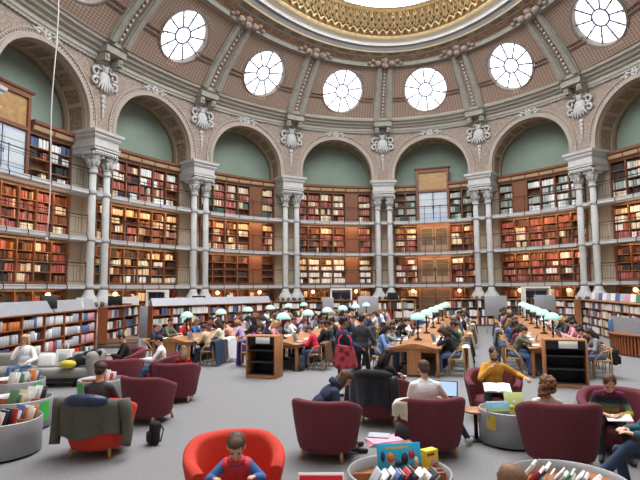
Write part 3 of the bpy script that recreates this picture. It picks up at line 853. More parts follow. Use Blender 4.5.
# globe lamps on the wall bookcases
for k in range(0, 7):
    for f in (.28, .72):
        M = frame(k+f, BF, 2.12); rz = math.atan2(M[1][0], M[0][0])
        root = thing('wall_lamp', 'warm globe wall lamp, %s in the bay %s' % ('left' if f < .5 else 'right', BAYN[k]), 'lamp', M.translation, rz, 'globe wall lamps')
        mb = MB(); mb.tube([(0, .0, -.12), (0, -.16, -.16), (0, -.2, -.1)], .018, 6); mb.build('bracket', GOLD, root)
        mb = MB(); mb.ball((0, -.2, .02), .12, 12, 8); mb.build('globe', glow('lamp_globe', (255, 214, 150), 3.0), root)
# small white notices standing on the bookcases
for px, py, Y, w_, h_, lab in ((80.5, 305, 18.0, .26, .42, 'white sign standing at the right end of long left bookcase'), (136, 308, 23.3, .3, .42, 'white notice with a blue picture on the two-bay bookcase'), (129, 300, 23.9, .6, .3, 'white open box on the two-bay bookcase top'), (180, 301, 23.5, .42, .34, 'pink and purple book cover displayed on left ledge'), (215, 300, 25.0, .26, .3, 'white leaflet on the ledge below the third column pair'), (230, 299, 25.6, .3, .4, 'white card on ledge near the third column pair'), (354, 306, 29.2, .22, .6, 'white post with notice beside the wide grey screen')):
    yh = 289.4-.0082*(px-320); zc = H-(py-yh)/F*Y
    mb = MB(); mb.hexa([(-w_/2, -.02, 0), (w_/2, -.02, 0), (w_/2, .06, 0), (-w_/2, .06, 0), (-w_/2, .02, h_), (w_/2, .02, h_), (w_/2, .03, h_), (-w_/2, .03, h_)])
    if 'post' in lab: mb.box((0, .02, -zc/2+h_/4), (.08, .05, zc-h_/2)); 
    col = COV['pink'] if 'pink' in lab else PAPER
    o = mb.build('display_card', col); o.location = ((px-320)/F*Y, Y, max(zc-h_/2, 1.665) if 'post' not in lab else zc-h_/2); tag(o, lab, 'card')
# row of picture books standing on the right bookcase
e0, e1_ = at(590, 299.3, 1.66), at(640, 303.2, 1.66)
for i in range(11):
    p = e0.lerp(e1_, (i+.3)/11); p.x += .18; cn = ['white', 'grey', 'blue', 'white', 'grey', 'white', 'blue', 'grey', 'pink', 'white', 'green'][i]
    mb = MB(); mb.hexa([(-.02, -.22, 0), (.1, -.22, 0), (.1, .22, 0), (-.02, .22, 0), (.03, -.22, .34), (.06, -.22, .34), (.06, .22, .34), (.03, .22, .34)])
    o = mb.build('picture_book', COV[cn]); o.location = (p.x, p.y, 1.662); o.rotation_euler = (0, 0, R(8))
    tag(o, '%s picture book propped on the right bookcase, %s from its far end' % (cn, ORD[i]), 'book', 'picture books on the right bookcase')
# slatted information desk at the right edge
root = thing('information_desk', 'curved desk with brown slatted front and grey screen at right edge', 'desk', (11.9, 17.6, 0))
RD = 1.75
mb = MB(); mb.lathe([(RD-.06, .05), (RD-.06, .66)], n=48); mb.build('body', DWOOD, root)
mb = MB()
for i in range(90):
    a = 2*PI*i/90; mb.box((0, 0, 0), (.05, .06, .62), Matrix.Translation((RD*math.cos(a), RD*math.sin(a), .35)) @ Matrix.Rotation(a, 4, 'Z'))
tag(mb.build('slat_front', OAKD, root), 'brown vertical slats', kind='stuff')
mb = MB(); mb.lathe([(RD+.06, .66), (RD+.08, .7), (RD+.06, .74), (.02, .74)], n=48); mb.build('worktop', OAKD, root)
mb = MB()
rows = [[((RD-.05-d)*math.cos(a), (RD-.05-d)*math.sin(a), z) for a in srange(R(150), R(250), 14)] for d, z in ((0, .74), (0, 1.28), (.04, 1.28), (.04, .74))]
mb.grid(rows+[rows[0]], smooth=False); mb.build('privacy_screen', METAL, root)
mb = MB()
for i, cn in enumerate((0, 1, 2)): mb.rbox((0, 0, .2), (.09, .3, .46), .01, Matrix.Translation((-1.62+.1*i, .55+.05*i, .73)) , mi=cn)
o = mb.build('binder', [COV['blue'], COV['white'], COV['blue']]); o.location = (11.9, 17.6, .0); tag(o, 'blue and white binders standing at the edge of the slatted desk', 'binders')
# low bench with wooden rails under the two-bay bookcase
root = thing('rail_bench', 'low grey bench with orange wooden rails below two-bay bookcase', 'bench', (-8.2, 20.8, 0))
mb = MB(); mb.box((0, .2, .17), (1.7, .3, .3)); mb.build('body', METALG, root)
for z in (.12, .26, .36):
    mb = MB(); mb.rbox((0, 0, z), (1.6, .05, .06), .015); mb.build('rail', OAK, root)
for sx in (-.84, .84):
    mb = MB(); mb.box((sx, .0, .2), (.06, .12, .4)); mb.build('post', METALG, root)
# thin white cord hanging from the vault
mb = MB(); q0 = Vector((-8.12, 15.0, 3.85)); q1 = Vector((-8.1, 15.0, 11.6)); q2 = Vector((-8.1, 15.2, 19.0))
mb.tube([q0+(q1-q0)*t+Vector((.04*math.sin(t*9), 0, 0)) for t in srange(0, 1, 12)]+[q1.lerp(q2, .5), Vector((-8.1, 15.1, 16.6))], .018, 6); mb.ball(q0, .05, 8, 6)
tag(mb.build('white_rope', mat('white_cord', (214, 206, 204), .7, var=0)), 'thin white cord hanging down from the vault at left', 'cord')
# ------------------------------------------------------------------ reading tables, lamps, chairs
DR_ = Vector((.305, .952, 0)); RT_ = Vector((.952, -.305, 0)); RZ = math.atan2(-DR_.x, DR_.y)
ROWS = [(-4.62, 15.7, 12.6), (-1.3, 14.7, 13.6), (2.42, 13.5, 14.6), (6.0, 13.0, 14.2)]
ROWN = ['leftmost', 'second', 'third', 'rightmost']
TW = 1.42
def table_proto(L):
    root = thing('reading_table', '', 'table')
    mb = MB(); mb.rbox((0, L/2, .745), (TW, L-.02, .035), .01)
    mb.build('tabletop', OAK, root)
    mb = MB(); mb.hexa([(-.55, .01, .763), (.55, .01, .763), (.55, L-.01, .763), (-.55, L-.01, .763), (-.06, .01, .86), (.06, .01, .86), (.06, L-.01, .86), (-.06, L-.01, .86)]); mb.build('ridge', OAK, root)
    for y in (.04, L-.04):
        mb = MB(); mb.box((0, y+(.02 if y < 1 else -.02), .39), (.36, .05, .67)); mb.build('end_panel', OAK, root)
    mb = MB(); mb.box((0, L/2, .68), (TW-.14, L-.16, .09)); mb.build('apron', OAK, root)
    for sx in (-1, 1):
        for y in (.1, L-.1):
            mb = MB(); mb.rbox((sx*(TW/2-.1), y, .365), (.08, .08, .73), .008, n=1); mb.build('leg', OAK, root)
    return root
def lamp_proto():
    root = thing('table_lamp', '', 'lamp')
    mb = MB(); mb.lathe([(.11, 0), (.11, .03), (.05, .05), (.03, .09)], n=14); mb.build('base', NEARBLACK, root)
    mb = MB(); mb.tube([(0, 0, .08), (0, 0, .6)], .022, 8)
    for z in (.2, .34, .5): mb.ball((0, 0, z), .04, 8, 6)
    mb.build('pole', NEARBLACK, root)
    mb = MB(); mb.lathe([(.03, .76), (.08, .75), (.15, .71), (.195, .64), (.215, .575), (.205, .57), (.185, .635), (.14, .695), (.07, .735), (.03, .745)], n=18, cap=False)
    mb.build('lamp_shade', glow('mint_shade', (168, 222, 208), .4), root)
    return root
tp = lp = None
NT = 4
for ri, (x, y, L) in enumerate(ROWS):
    for ti in range(NT):
        l = L/NT
        p = Vector((x, y, 0))+DR_*(l*ti)
        lab = 'oak reading table, %s from the near end in the %s row' % (ORD[ti], ROWN[ri])
        o = table_proto(l); o.location = p; o.rotation_euler = (0, 0, RZ); o['label'] = lab; o['group'] = 'long reading tables'
    nl = 6
    for i in range(nl):
        d = .95+2.25*i+ {0: 0, 1: -.35, 2: .1, 3: .1}[ri]
        if d > L-.3: continue
        p = Vector((x, y, .861))+DR_*d
        lab = 'mint green shaded lamp, %s from the near end on the %s table row' % (ORD[i], ROWN[ri])
        if lp is None: lp = lamp_proto(); o = lp
        else: o = copy_tree(lp)
        o.location = p; o['label'] = lab; o['group'] = 'mint lamps on the reading tables'
def chair_proto():
    root = thing('reading_chair', '', 'chair')      # faces +y, seat at .45
    mb = MB(); mb.rbox((0, 0, .44), (.44, .42, .035), .012); mb.build('seat', PALEW, root)
    mb = MB(); mb.tube([(-.23, -.02, .66), (-.24, -.14, .7), (-.15, -.23, .73), (0, -.25, .735), (.15, -.23, .73), (.24, -.14, .7), (.23, -.02, .66)], .02, 6)
    mb.rbox((0, -.24, .71), (.3, .03, .1), .012); mb.build('backrest', PALEW, root)
    for sx in (-1, 1):
        mb = MB(); mb.tube([(sx*.21, -.2, 0), (sx*.2, -.21, .44), (sx*.2, -.2, .72)], [.015, .02, .017], 6); mb.build('leg', PALEW, root)
        mb = MB(); mb.tube([(sx*.21, .19, 0), (sx*.21, .18, .44), (sx*.22, .0, .67)], [.015, .02, .015], 6); mb.build('leg', PALEW, root)
    for y in (-.2, .18):
        mb = MB(); mb.box((0, y, .38), (.38, .02, .05)); mb.build('rail', PALEW, root)
    return root
chairp = None
def laptop_mesh():
    root = thing('laptop', '', 'laptop')
    mb = MB(); mb.rbox((0, 0, .01), (.34, .24, .018), .006, n=1); mb.build('keyboard_base', METAL, root)
    mb = MB(); mb.rbox((0, .11, .13), (.34, .012, .22), .004, Matrix.Translation((0, .12, .02)) @ Matrix.Rotation(R(-18), 4, 'X') @ Matrix.Translation((0, -.12, -.02)), n=1)
    mb.build('lid', mat('laptop_lid', (118, 122, 132), .4, .4, var=.04), root)
    return root
lapp = None
def openbook_mesh(m=PAPER):
    mb = MB()
    for sx in (-1, 1):
        mb.hexa([(0, -.12, 0), (sx*.19, -.12, 0), (sx*.19, .12, 0), (0, .12, 0)] if sx > 0 else [(sx*.19, -.12, 0), (0, -.12, 0), (0, .12, 0), (sx*.19, .12, 0)])if False else None
    mb.grid([[(-.19, y, .012), (-.1, y, .026), (-.02, y, .02), (0, y, .008), (.02, y, .02), (.1, y, .026), (.19, y, .012)] for y in (-.13, .13)])
    mb.grid([[(-.19, y, 0), (0, y, 0), (.19, y, 0)] for y in (-.13, .13)])
    mb.grid([[(-.19, -.13, 0), (0, -.13, 0), (.19, -.13, 0)], [(-.19, -.13, .012), (0, -.13, .008), (.19, -.13, .012)]])
    return mb.mesh('open_book')
obm = openbook_mesh(); obm.materials.append(PAPER)
# oak trolleys at the table ends
def trolley(p, rz, label, wd=.92):
    root = thing('book_trolley', label, 'trolley', p, rz, 'oak book trolleys')
    w_, d_, h_ = wd, .55, 1.1
    for sx in (-1, 1):
        mb = MB(); mb.rbox((sx*(w_/2-.02), 0, h_/2), (.04, d_, h_), .008, n=1); mb.build('side_panel', OAK, root)
    mb = MB(); mb.box((0, d_/2-.015, h_/2), (w_-.08, .02, h_-.06)); mb.build('back_panel', NEARBLACK, root)
    for z in (.09, .42, .72, h_-.02):
        mb = MB(); mb.box((0, 0, z), (w_-.08, d_-.04, .03)); mb.build('shelf', DGREY if z < 1 else OAK, root)
    mb = MB(); mb.box((0, -d_/2+.03, h_-.13), (w_-.08, .02, .2)); s_ = mb.build('header_panel', NEARBLACK, root)
    mb = MB(); mb.rbox((.06, -d_/2+.012, h_-.12), (.4, .008, .16), .003, n=1); mb.build('paper_sign', PAPER, s_)
    mb = MB(); mb.box((0, -d_/2+.03, .05), (w_-.08, .03, .08)); mb.build('kickboard', OAK, root)
    return root
trolley((-1.5, 13.75, 0), RZ, 'oak trolley with black shelves and white sign at the second table row', .84)
trolley((5.72, 12.15, 0), RZ, 'oak trolley with black shelves and white sign at rightmost table row')
# ------------------------------------------------------------------ tub armchairs, sofa, round bins
BURG = mat('burgundy_wool', (112, 52, 62), .9, var=.12, scale=40, bump=.15, bscale=250)
REDW = mat('orange_red_wool', (206, 64, 48), .85, var=.08, scale=40, bump=.15, bscale=250)
GREYW = mat('grey_wool', (148, 144, 140), .9, var=.1, scale=40, bump=.15, bscale=250)
def armchair_shell(W=.5, D=.47, top=.82, arm=.66, th=.12):
    mb = MB(); N = 32; rows = []
    for i in range(N+1):
        a = -R(122)+R(244)*i/N            # 0 = back
        ca, sa = math.cos(a), math.sin(a)
        fr = abs(a)/R(122); q = max(0, (fr-.35)/.65)
        zt = top-(top-arm)*(q*q*(3-2*q)); endr = .0 if fr < .93 else (fr-.93)/.07*.05
        def pt(r, z): return Vector((sa*W*r, -ca*D*r, z))
        k = th/W
        rows.append([pt(.72, .11), pt(.78, .125), pt(.835, .2), pt(.93, .46), pt(1.0, zt-.07), pt(.995, zt-.025-endr), pt(.95, zt-.004-endr), pt(1-k*.5, zt-endr), pt(.99-k*.9, zt-.012-endr), pt(1-k*1.1, zt-.06), pt(.74, .42), pt(.69, .3), pt(.67, .11)])
    mb.grid(rows, smooth=True)
    n = len(rows[0])
    for e in (0, N): mb.add(rows[e], [tuple(range(n)) if e == N else tuple(range(n-1, -1, -1))])
    mb.grid([[r[0] for r in rows], [r[-1] for r in rows]], smooth=False)
    return mb
def armchair_proto(m):
    root = thing('tub_armchair', '', 'armchair')    # faces +y
    armchair_shell().build('shell', m, root)
    mb = MB(); mb.lathe([(.33, .12), (.36, .15), (.385, .32), (.36, .36), (.2, .385), (.02, .39)], (0, .06, 0), 24, sx=.98, sy=.95); mb.build('seat_cushion', m, root)
    for sx in (-1, 1):
        for y in (-.24, .28):
            mb = MB(); mb.tube([(sx*.27, y, .14), (sx*.29, y*1.1, 0)], [.028, .022], 8); mb.build('leg', PALEW, root)
    return root
PRO = {}
def face(dx, dy): return math.atan2(-dx, dy)
def armchair(x, y, dx, dy, m, label, s=1):
    if m.name not in PRO: o = PRO[m.name] = armchair_proto(m)
    else: o = copy_tree(PRO[m.name])
    o.location = (x, y, 0); o.rotation_euler = (0, 0, face(dx, dy)); o['label'] = label; o['group'] = 'tub armchairs'; o['category'] = 'armchair'
    o.scale = (s, s, s)
    return o
armchair(-.86, 5.2, .3, -1, REDW, 'orange red tub armchair with the child reading, front of picture')
armchair(.08, 7.32, .35, 1, BURG, 'burgundy tub armchair holding the person bent far forward')
armchair(1.54, 7.42, -.06, 1, BURG, 'burgundy tub armchair of the man with the open laptop, seen from behind')
armchair(1.08, 9.1, .5, 1, BURG, 'burgundy tub armchair of the woman with black padded jacket')
armchair(3.08, 9.3, -.3, -1, BURG, 'burgundy tub armchair of the bearded man in mustard sweater')
armchair(3.1, 6.85, .2, 1, BURG, 'burgundy tub armchair of the curly haired person in front right', 1.06)
armchair(4.2, 7.45, -.45, -1, BURG, 'burgundy tub armchair of the person in rainbow striped sweater')
armchair(4.02, 5.85, -1, .15, BURG, 'burgundy tub armchair cut off by the right edge, legs in jeans')
armchair(-3.19, 7.55, .1, 1, REDW, 'orange red tub armchair with an olive coat over its back')
armchair(-3.08, 9.3, .35, 1, BURG, 'empty burgundy tub armchair seen from behind, left of centre')
armchair(-3.05, 10.95, -.1, 1, BURG, 'burgundy tub armchair with the small child in red')
armchair(-3.75, 12.3, -.9, -.1, BURG, 'burgundy tub armchair of the person in white shirt and jeans')
armchair(-4.55, 11.6, -.4, 1, BURG, 'burgundy tub armchair between the black clad reader and empty chair')
armchair(-5.0, 13.3, -.8, -.6, BURG, 'burgundy tub armchair of the reader dressed in black')
# sofa
root = thing('sofa', 'long grey upholstered sofa in front of the left bookcase', 'sofa', (-7.62, 12.85, 0), R(4))
mb = MB(); mb.rbox((0, -.1, .33), (3.9, .8, .24), .08, n=3); mb.build('seat', GREYW, root)
mb = MB(); mb.rbox((0, .3, .5), (3.9, .22, .52), .1, n=3); mb.build('backrest', GREYW, root)
mb = MB(); mb.rbox((1.98, -.02, .5), (.26, .9, .66), .12, n=3); mb.build('armrest', GREYW, root)
mb = MB(); mb.rbox((0, -.05, .16), (3.7, .7, .1), .02); mb.build('base', DGREY, root)
for sx in (-1.6, 0, 1.6):
    for y in (-.35, .25):
        mb = MB(); mb.tube([(sx, y, .12), (sx, y, 0)], .025, 8); mb.build('leg', NEARBLACK, root)
TRAY = wood('bin_tray_wood', (160, 96, 58), (188, 120, 76))
GLAB = mat('green_label', (70, 190, 80), .6, var=0)
def book_bin(x, y, r, label, lab_ang=None, h=.5):
    root = thing('book_bin', label, 'book bin', (x, y, 0), 0, 'round metal book bins')
    mb = MB(); mb.lathe([(r-.02, .03), (r, .035), (r, h-.01), (r-.006, h), (r-.022, h), (r-.025, h-.16)], n=40, cap=False); mb.build('drum', METAL, root)
    mb = MB(); mb.lathe([(r-.05, 0), (r-.05, .035)], n=32); mb.build('plinth', NEARBLACK, root)
    mb = MB(); mb.lathe([(r-.03, h-.15), (r-.03, h-.12)], n=32); tr = mb.build('tray', TRAY, root)
    mb = MB(); mb.box((0, 0, h-.07), (2*r-.12, .02, .1)); mb.build('divider', TRAY, tr)
    if lab_ang is not None:
        mb = MB(); rows = [[((r+.004)*math.cos(a), (r+.004)*math.sin(a), z) for a in srange(lab_ang-.18, lab_ang+.18, 6)] for z in (h-.34, h-.04)]
        mb.grid(rows); mb.build('label_card', GLAB if 'yellow' not in label else COV['yellow'], root)
    return root
BINS = [(.77, 5.25, .52, 'round metal book bin at bottom centre with blue comic book', None), (2.31, 5.0, .56, 'round metal book bin at the bottom right corner', None),
        (-4.62, 7.5, .55, 'round metal book bin, nearest of three at left edge', None), (-5.2, 8.9, .55, 'round metal book bin, middle of three at left edge', -.2),
        (-6.3, 10.7, .55, 'round metal book bin, farthest of three at left edge', -.25), (-4.55, 10.75, .46, 'round metal book bin behind the man in orange red armchair', -2.2),
        (2.84, 7.85, .46, 'round metal book bin with standing picture books by the bearded man', None)]
for q in BINS: book_bin(*q[:4], q[4])
for nm, (bx, by, bz), rz_ in (('round metal book bin at the bottom right corner', (.3, -.02, .455), -.5), ('round metal book bin at bottom centre with blue comic book', (.3, .12, .44), .9)):
    par = [o for o in COL.objects if o.get('label') == nm][0]
    mb = MB(); mb.hexa([(-.12, -.1, -.07), (.14, -.1, -.07), (.1, .12, -.07), (-.1, .12, -.07), (-.12, -.1, .07), (.14, -.1, .02), (.1, .12, .02), (-.1, .12, .07)]); w_o = mb.build('book_rest', TRAY, par); w_o.location = (bx, by, bz); w_o.rotation_euler = (0, 0, rz_)
bn = 0
def stand_book(p, w_, h_, t, rz, tilt, cname, label, group='books in the round bins', name='book'):
    mb = MB(); mb.rbox((0, 0, h_/2), (w_, t, h_), .004, n=1)
    if t > .012: mb.box((0, 0, h_/2+.001), (w_-.012, t-.008, h_+.003), mi=1)
    o = mb.build(name, [COV[cname], PAPER]); o.location = p
    o.rotation_euler = (Matrix.Rotation(rz, 4, 'Z') @ Matrix.Rotation(tilt, 4, 'X')).to_euler()
    return tag(o, label, 'book', group)
names_ = ['white', 'grey', 'white', 'black', 'navy', 'white', 'cream', 'blue', 'red', 'grey', 'white', 'black', 'green', 'cream', 'orange']
def fill_bin(x, y, r, n, where, ang, lo=-.8, hi=.8, side=0, tilt=.3, hr=(.2, .3)):
    dv = Vector((math.cos(ang), math.sin(ang), 0)); pv = Vector((-dv.y, dv.x, 0))
    for i in range(n):
        f = lo+(hi-lo)*(i+.5)/n; cn = rnd.choice(names_)
        half = math.sqrt(max(.05, 1-f*f))*r
        c = Vector((x, y, 0))+dv*(f*r)+pv*side*half*.5
        h_ = rnd.uniform(*hr); w_ = min(rnd.uniform(.16, .22), half*1.0)
        stand_book((c.x, c.y, .385), w_, h_, rnd.uniform(.012, .035), math.atan2(pv.y, pv.x), tilt*rnd.uniform(.7, 1.2), cn, '%s book in the %s, %s along' % (cn, where, ORD[min(i, 17)]))
fill_bin(.77, 5.25, .5, 14, 'bottom centre bin, front row', R(8), -.7, .5, -.45, .75, (.16, .21))
fill_bin(2.31, 5.0, .54, 14, 'bottom right bin, left row', R(-35), -.85, .25, .0, .65, (.18, .25))
fill_bin(-4.62, 7.5, .53, 12, 'nearest left bin', R(60), -.5, .8, -.5)
fill_bin(-5.2, 8.9, .53, 10, 'middle left bin', R(70), -.5, .8, -.5)
fill_bin(-6.3, 10.7, .53, 8, 'farthest left bin', R(70), -.5, .8, -.5)
fill_bin(-4.55, 10.75, .44, 4, 'bin behind the orange red armchair', R(70), -.4, .6, -.3)
# special books
def picture(name, p, w_, h_, rz, tilt, base, shapes, label, t=.02):
    """cover with simple painted shapes: (kind, x, z, sx, sz, colour) in cover fractions"""
    ms = [base, PAPER]; mb = MB(); mb.rbox((0, 0, h_/2), (w_, t, h_), .004, n=1)
    for kind, fx, fz, sx, sz, m in shapes:
        if m not in ms: ms.append(m)
        mi = ms.index(m); cx_, cz_ = (fx-.5)*w_, fz*h_
        if kind == 'o': mb.lathe([(1, 0), (1, .0012)], (0, 0, 0), 14, mi, Matrix.Translation((cx_, -t/2, cz_)) @ Matrix.Rotation(PI/2, 4, 'X') @ Matrix.Diagonal((sx*w_/2, sz*h_/2, 1, 1)))
        else: mb.box((cx_, -t/2-.0006, cz_), (sx*w_, .0014, sz*h_), mi=mi)
    o = mb.build(name, ms); o.location = p; o.rotation_euler = (Matrix.Rotation(rz, 4, 'Z') @ Matrix.Rotation(tilt, 4, 'X')).to_euler()
    return tag(o, label, 'book')
CYAN = mat('cyan_cover', (42, 168, 208), .5, var=.05)
picture('comic_book', (.8, 5.36, .42), .46, .3, R(8), R(-14), CYAN, [('o', .3, .55, .2, .34, COV['orange']), ('o', .32, .42, .12, .24, COV['cream']), ('o', .62, .5, .16, .4, COV['black']), ('o', .78, .62, .14, .3, COV['red']), ('o', .48, .35, .2, .2, COV['navy']), ('o', .12, .6, .1, .36, COV['navy']), ('r', .45, .86, .5, .07, COV['yellow']), ('o', .88, .4, .1, .3, COV['cream'])], 'cyan comic book with cartoon figures standing in bottom centre bin')
mb = MB(); mb.rbox((0, 0, .1), (.17, .1, .22), .006); mb.lathe([(.045, 0), (.045, .002)], (0, 0, 0), 12, 1, Matrix.Translation((.02, -.051, .08)) @ Matrix.Rotation(PI/2, 4, 'X')); mb.box((-.02, -.051, .17), (.1, .002, .03), mi=2)
o = mb.build('picture_box', [mat('bright_yellow', (226, 212, 60), .5, var=0), COV['pink'], COV['red']]); o.location = (1.12, 5.5, .42); o.rotation_euler = (0, 0, R(30)); tag(o, 'yellow box with a pink figure standing in bottom centre bin', 'box')
mb = MB(); mb.rbox((0, 0, .3), (.41, .025, .5), .006, n=1); mb.rbox((0, .012, .3), (.44, .02, .54), .006, mi=1, n=1); mb.rbox((0, .06, .015), (.4, .2, .03), .01, mi=1); o = mb.build('sign_board', [mat('bright_red', (200, 30, 44), .5, var=0), PAPER]); o.location = (-.01, 4.92, 0); o.rotation_euler = (R(-12), 0, R(-1)); tag(o, 'bright red sign board with white rim at the bottom edge', 'sign')
picture('picture_book', (2.6, 7.62, .4), .34, .25, R(5), R(-18), mat('sea_cover', (130, 200, 226), .5, var=.1), [('r', .5, .25, .9, .3, COV['green']), ('r', .5, .92, .96, .1, PAPER), ('r', .5, .5, .9, .12, COV['yellow'])], 'picture book with blue and green cover on bin by bearded man')
picture('picture_book', (2.86, 7.68, .4), .28, .36, R(-3), R(-16), mat('lime_cover', (196, 214, 140), .5, var=.05), [('o', .5, .6, .2, .14, PAPER), ('o', .7, .35, .2, .1, COV['orange']), ('o', .8, .2, .2, .12, COV['red']), ('o', .35, .4, .3, .2, COV['yellow'])], 'lime green picture book standing on bin by bearded man')
picture('picture_book', (3.12, 7.55, .38), .26, .26, R(-8), R(-14), mat('rose_cover', (176, 84, 90), .5, var=.05), [('r', .5, .45, .7, .5, COV['grey']), ('r', .5, .95, 1, .06, DGREY)], 'dull red picture book standing on bin by bearded man')
mb = MB(); rows = [[(.468*math.cos(a), .468*math.sin(a), z) for a in srange(R(205), R(224), 5)] for z in (.26, .46)]; mb.grid(rows); mb.grid([[Vector(q)*1.003 for q in r] for r in rows][::-1])
o = mb.build('hanging_card', COV['yellow']); o.location = (2.84, 7.85, .0); tag(o, 'yellow card stuck on the side of the bin by bearded man', 'card')
# small round side tables
def side_table(x, y, h, r, label):
    root = thing('side_table', label, 'side table', (x, y, 0), 0, 'small round oak side tables')
    mb = MB(); mb.lathe([(r, h-.03), (r+.008, h-.015), (r, h)], n=24); mb.build('tabletop', OAK, root)
    mb = MB(); mb.lathe([(.03, .02), (.03, h-.03)], n=10); mb.build('pedestal', NEARBLACK, root)
    mb = MB(); mb.lathe([(.16, 0), (.16, .015), (.03, .03)], n=18); mb.build('foot', NEARBLACK, root)
side_table(.86, 6.35, .45, .24, 'small oak side table with pink papers between armchairs')
side_table(2.36, 8.0, .45, .2, 'small oak side table right of the laptop man')
mb = MB()
for i in range(4): mb.rbox((.006*i, .004*i, .008+.014*i), (.4, .26, .013), .002, Matrix.Rotation(.08*i, 4, 'Z'), n=1)
o = mb.build('paper_stack', mat('pink_paper', (226, 170, 190), .8, var=.08)); o.location = (.74, 6.28, .452); o.rotation_euler = (0, 0, R(6)); tag(o, 'stack of pink papers on the small oak side table', 'papers')
mb = MB(); mb.rbox((0, 0, .006), (.26, .2, .01), .003, n=1); o = mb.build('magazine', COV['grey']); o.location = (.7, 6.42, .512); o.rotation_euler = (0, 0, R(-14)); tag(o, 'pale magazine lying on top of the pink papers', 'magazine')
mb = MB(); mb.rbox((0, 0, .1), (.22, .02, .2), .006, n=1); o = mb.build('tablet', NEARBLACK); o.location = (.98, 6.42, .455); o.rotation_euler = (R(-30), R(30), R(20)); tag(o, 'black tablet leaning on the small oak side table', 'tablet')
# ------------------------------------------------------------------ people
SKIN = mat('skin', (214, 168, 142), .6, var=.04); SKIN2 = mat('skin_tan', (178, 128, 100), .6, var=.04); SKIN3 = mat('skin_dark', (112, 76, 58), .6, var=.04)
EYE = mat('eye_dark', (40, 30, 28), .3, var=0); LIPS = mat('lips', (168, 96, 92), .5, var=0)
CL = {n: mat('cloth_'+n, c, .9, var=.1, scale=25, bump=.1, bscale=120) for n, c in {
 'black': (36, 35, 40), 'charcoal': (66, 66, 72), 'grey': (140, 140, 146), 'white': (240, 240, 242), 'cream': (230, 220, 200), 'beige': (196, 170, 138), 'navy': (48, 56, 84),
 'blue': (72, 104, 160), 'light blue': (150, 180, 212), 'denim': (84, 112, 152), 'dark denim': (52, 66, 92), 'teal': (56, 96, 104), 'olive': (104, 106, 84), 'green': (84, 116, 88),
 'sage': (136, 144, 122), 'yellow': (212, 196, 72), 'mustard': (206, 150, 56), 'red': (196, 48, 52), 'crimson': (210, 44, 72), 'burgundy': (112, 44, 54), 'pink': (222, 150, 168), 'salmon': (214, 154, 136),
 'purple': (92, 66, 150), 'lilac': (176, 156, 198), 'brown': (112, 80, 60), 'orange': (210, 120, 60), 'plaid': (120, 150, 196)}.items()}
SHOE = mat('dark_shoe', (44, 40, 40), .6, var=0); SHOEW = mat('white_shoe', (222, 216, 212), .6, var=0)
HAIR = {n: mat('hair_'+n, c, .55, var=.25, scale=60, bump=.4, bscale=140) for n, c in {'black': (30, 26, 26), 'dark brown': (58, 42, 34), 'brown': (92, 66, 50), 'light brown': (136, 102, 74), 'blond': (190, 156, 110), 'grey': (140, 138, 136)}.items()}
def ik(a, t, l1, l2, pole):
    d = t-a; L = d.length; L = max(.06, min(L, (l1+l2)*.998)); u = d.normalized()
    x = (l1*l1-l2*l2+L*L)/(2*L); h = math.sqrt(max(0, l1*l1-x*x))
    p = pole-u*pole.dot(u); p = p.normalized() if p.length > 1e-5 else u.orthogonal().normalized()
    return a+u*x+p*h, a+u*L
def V3(*a): return Vector(a)
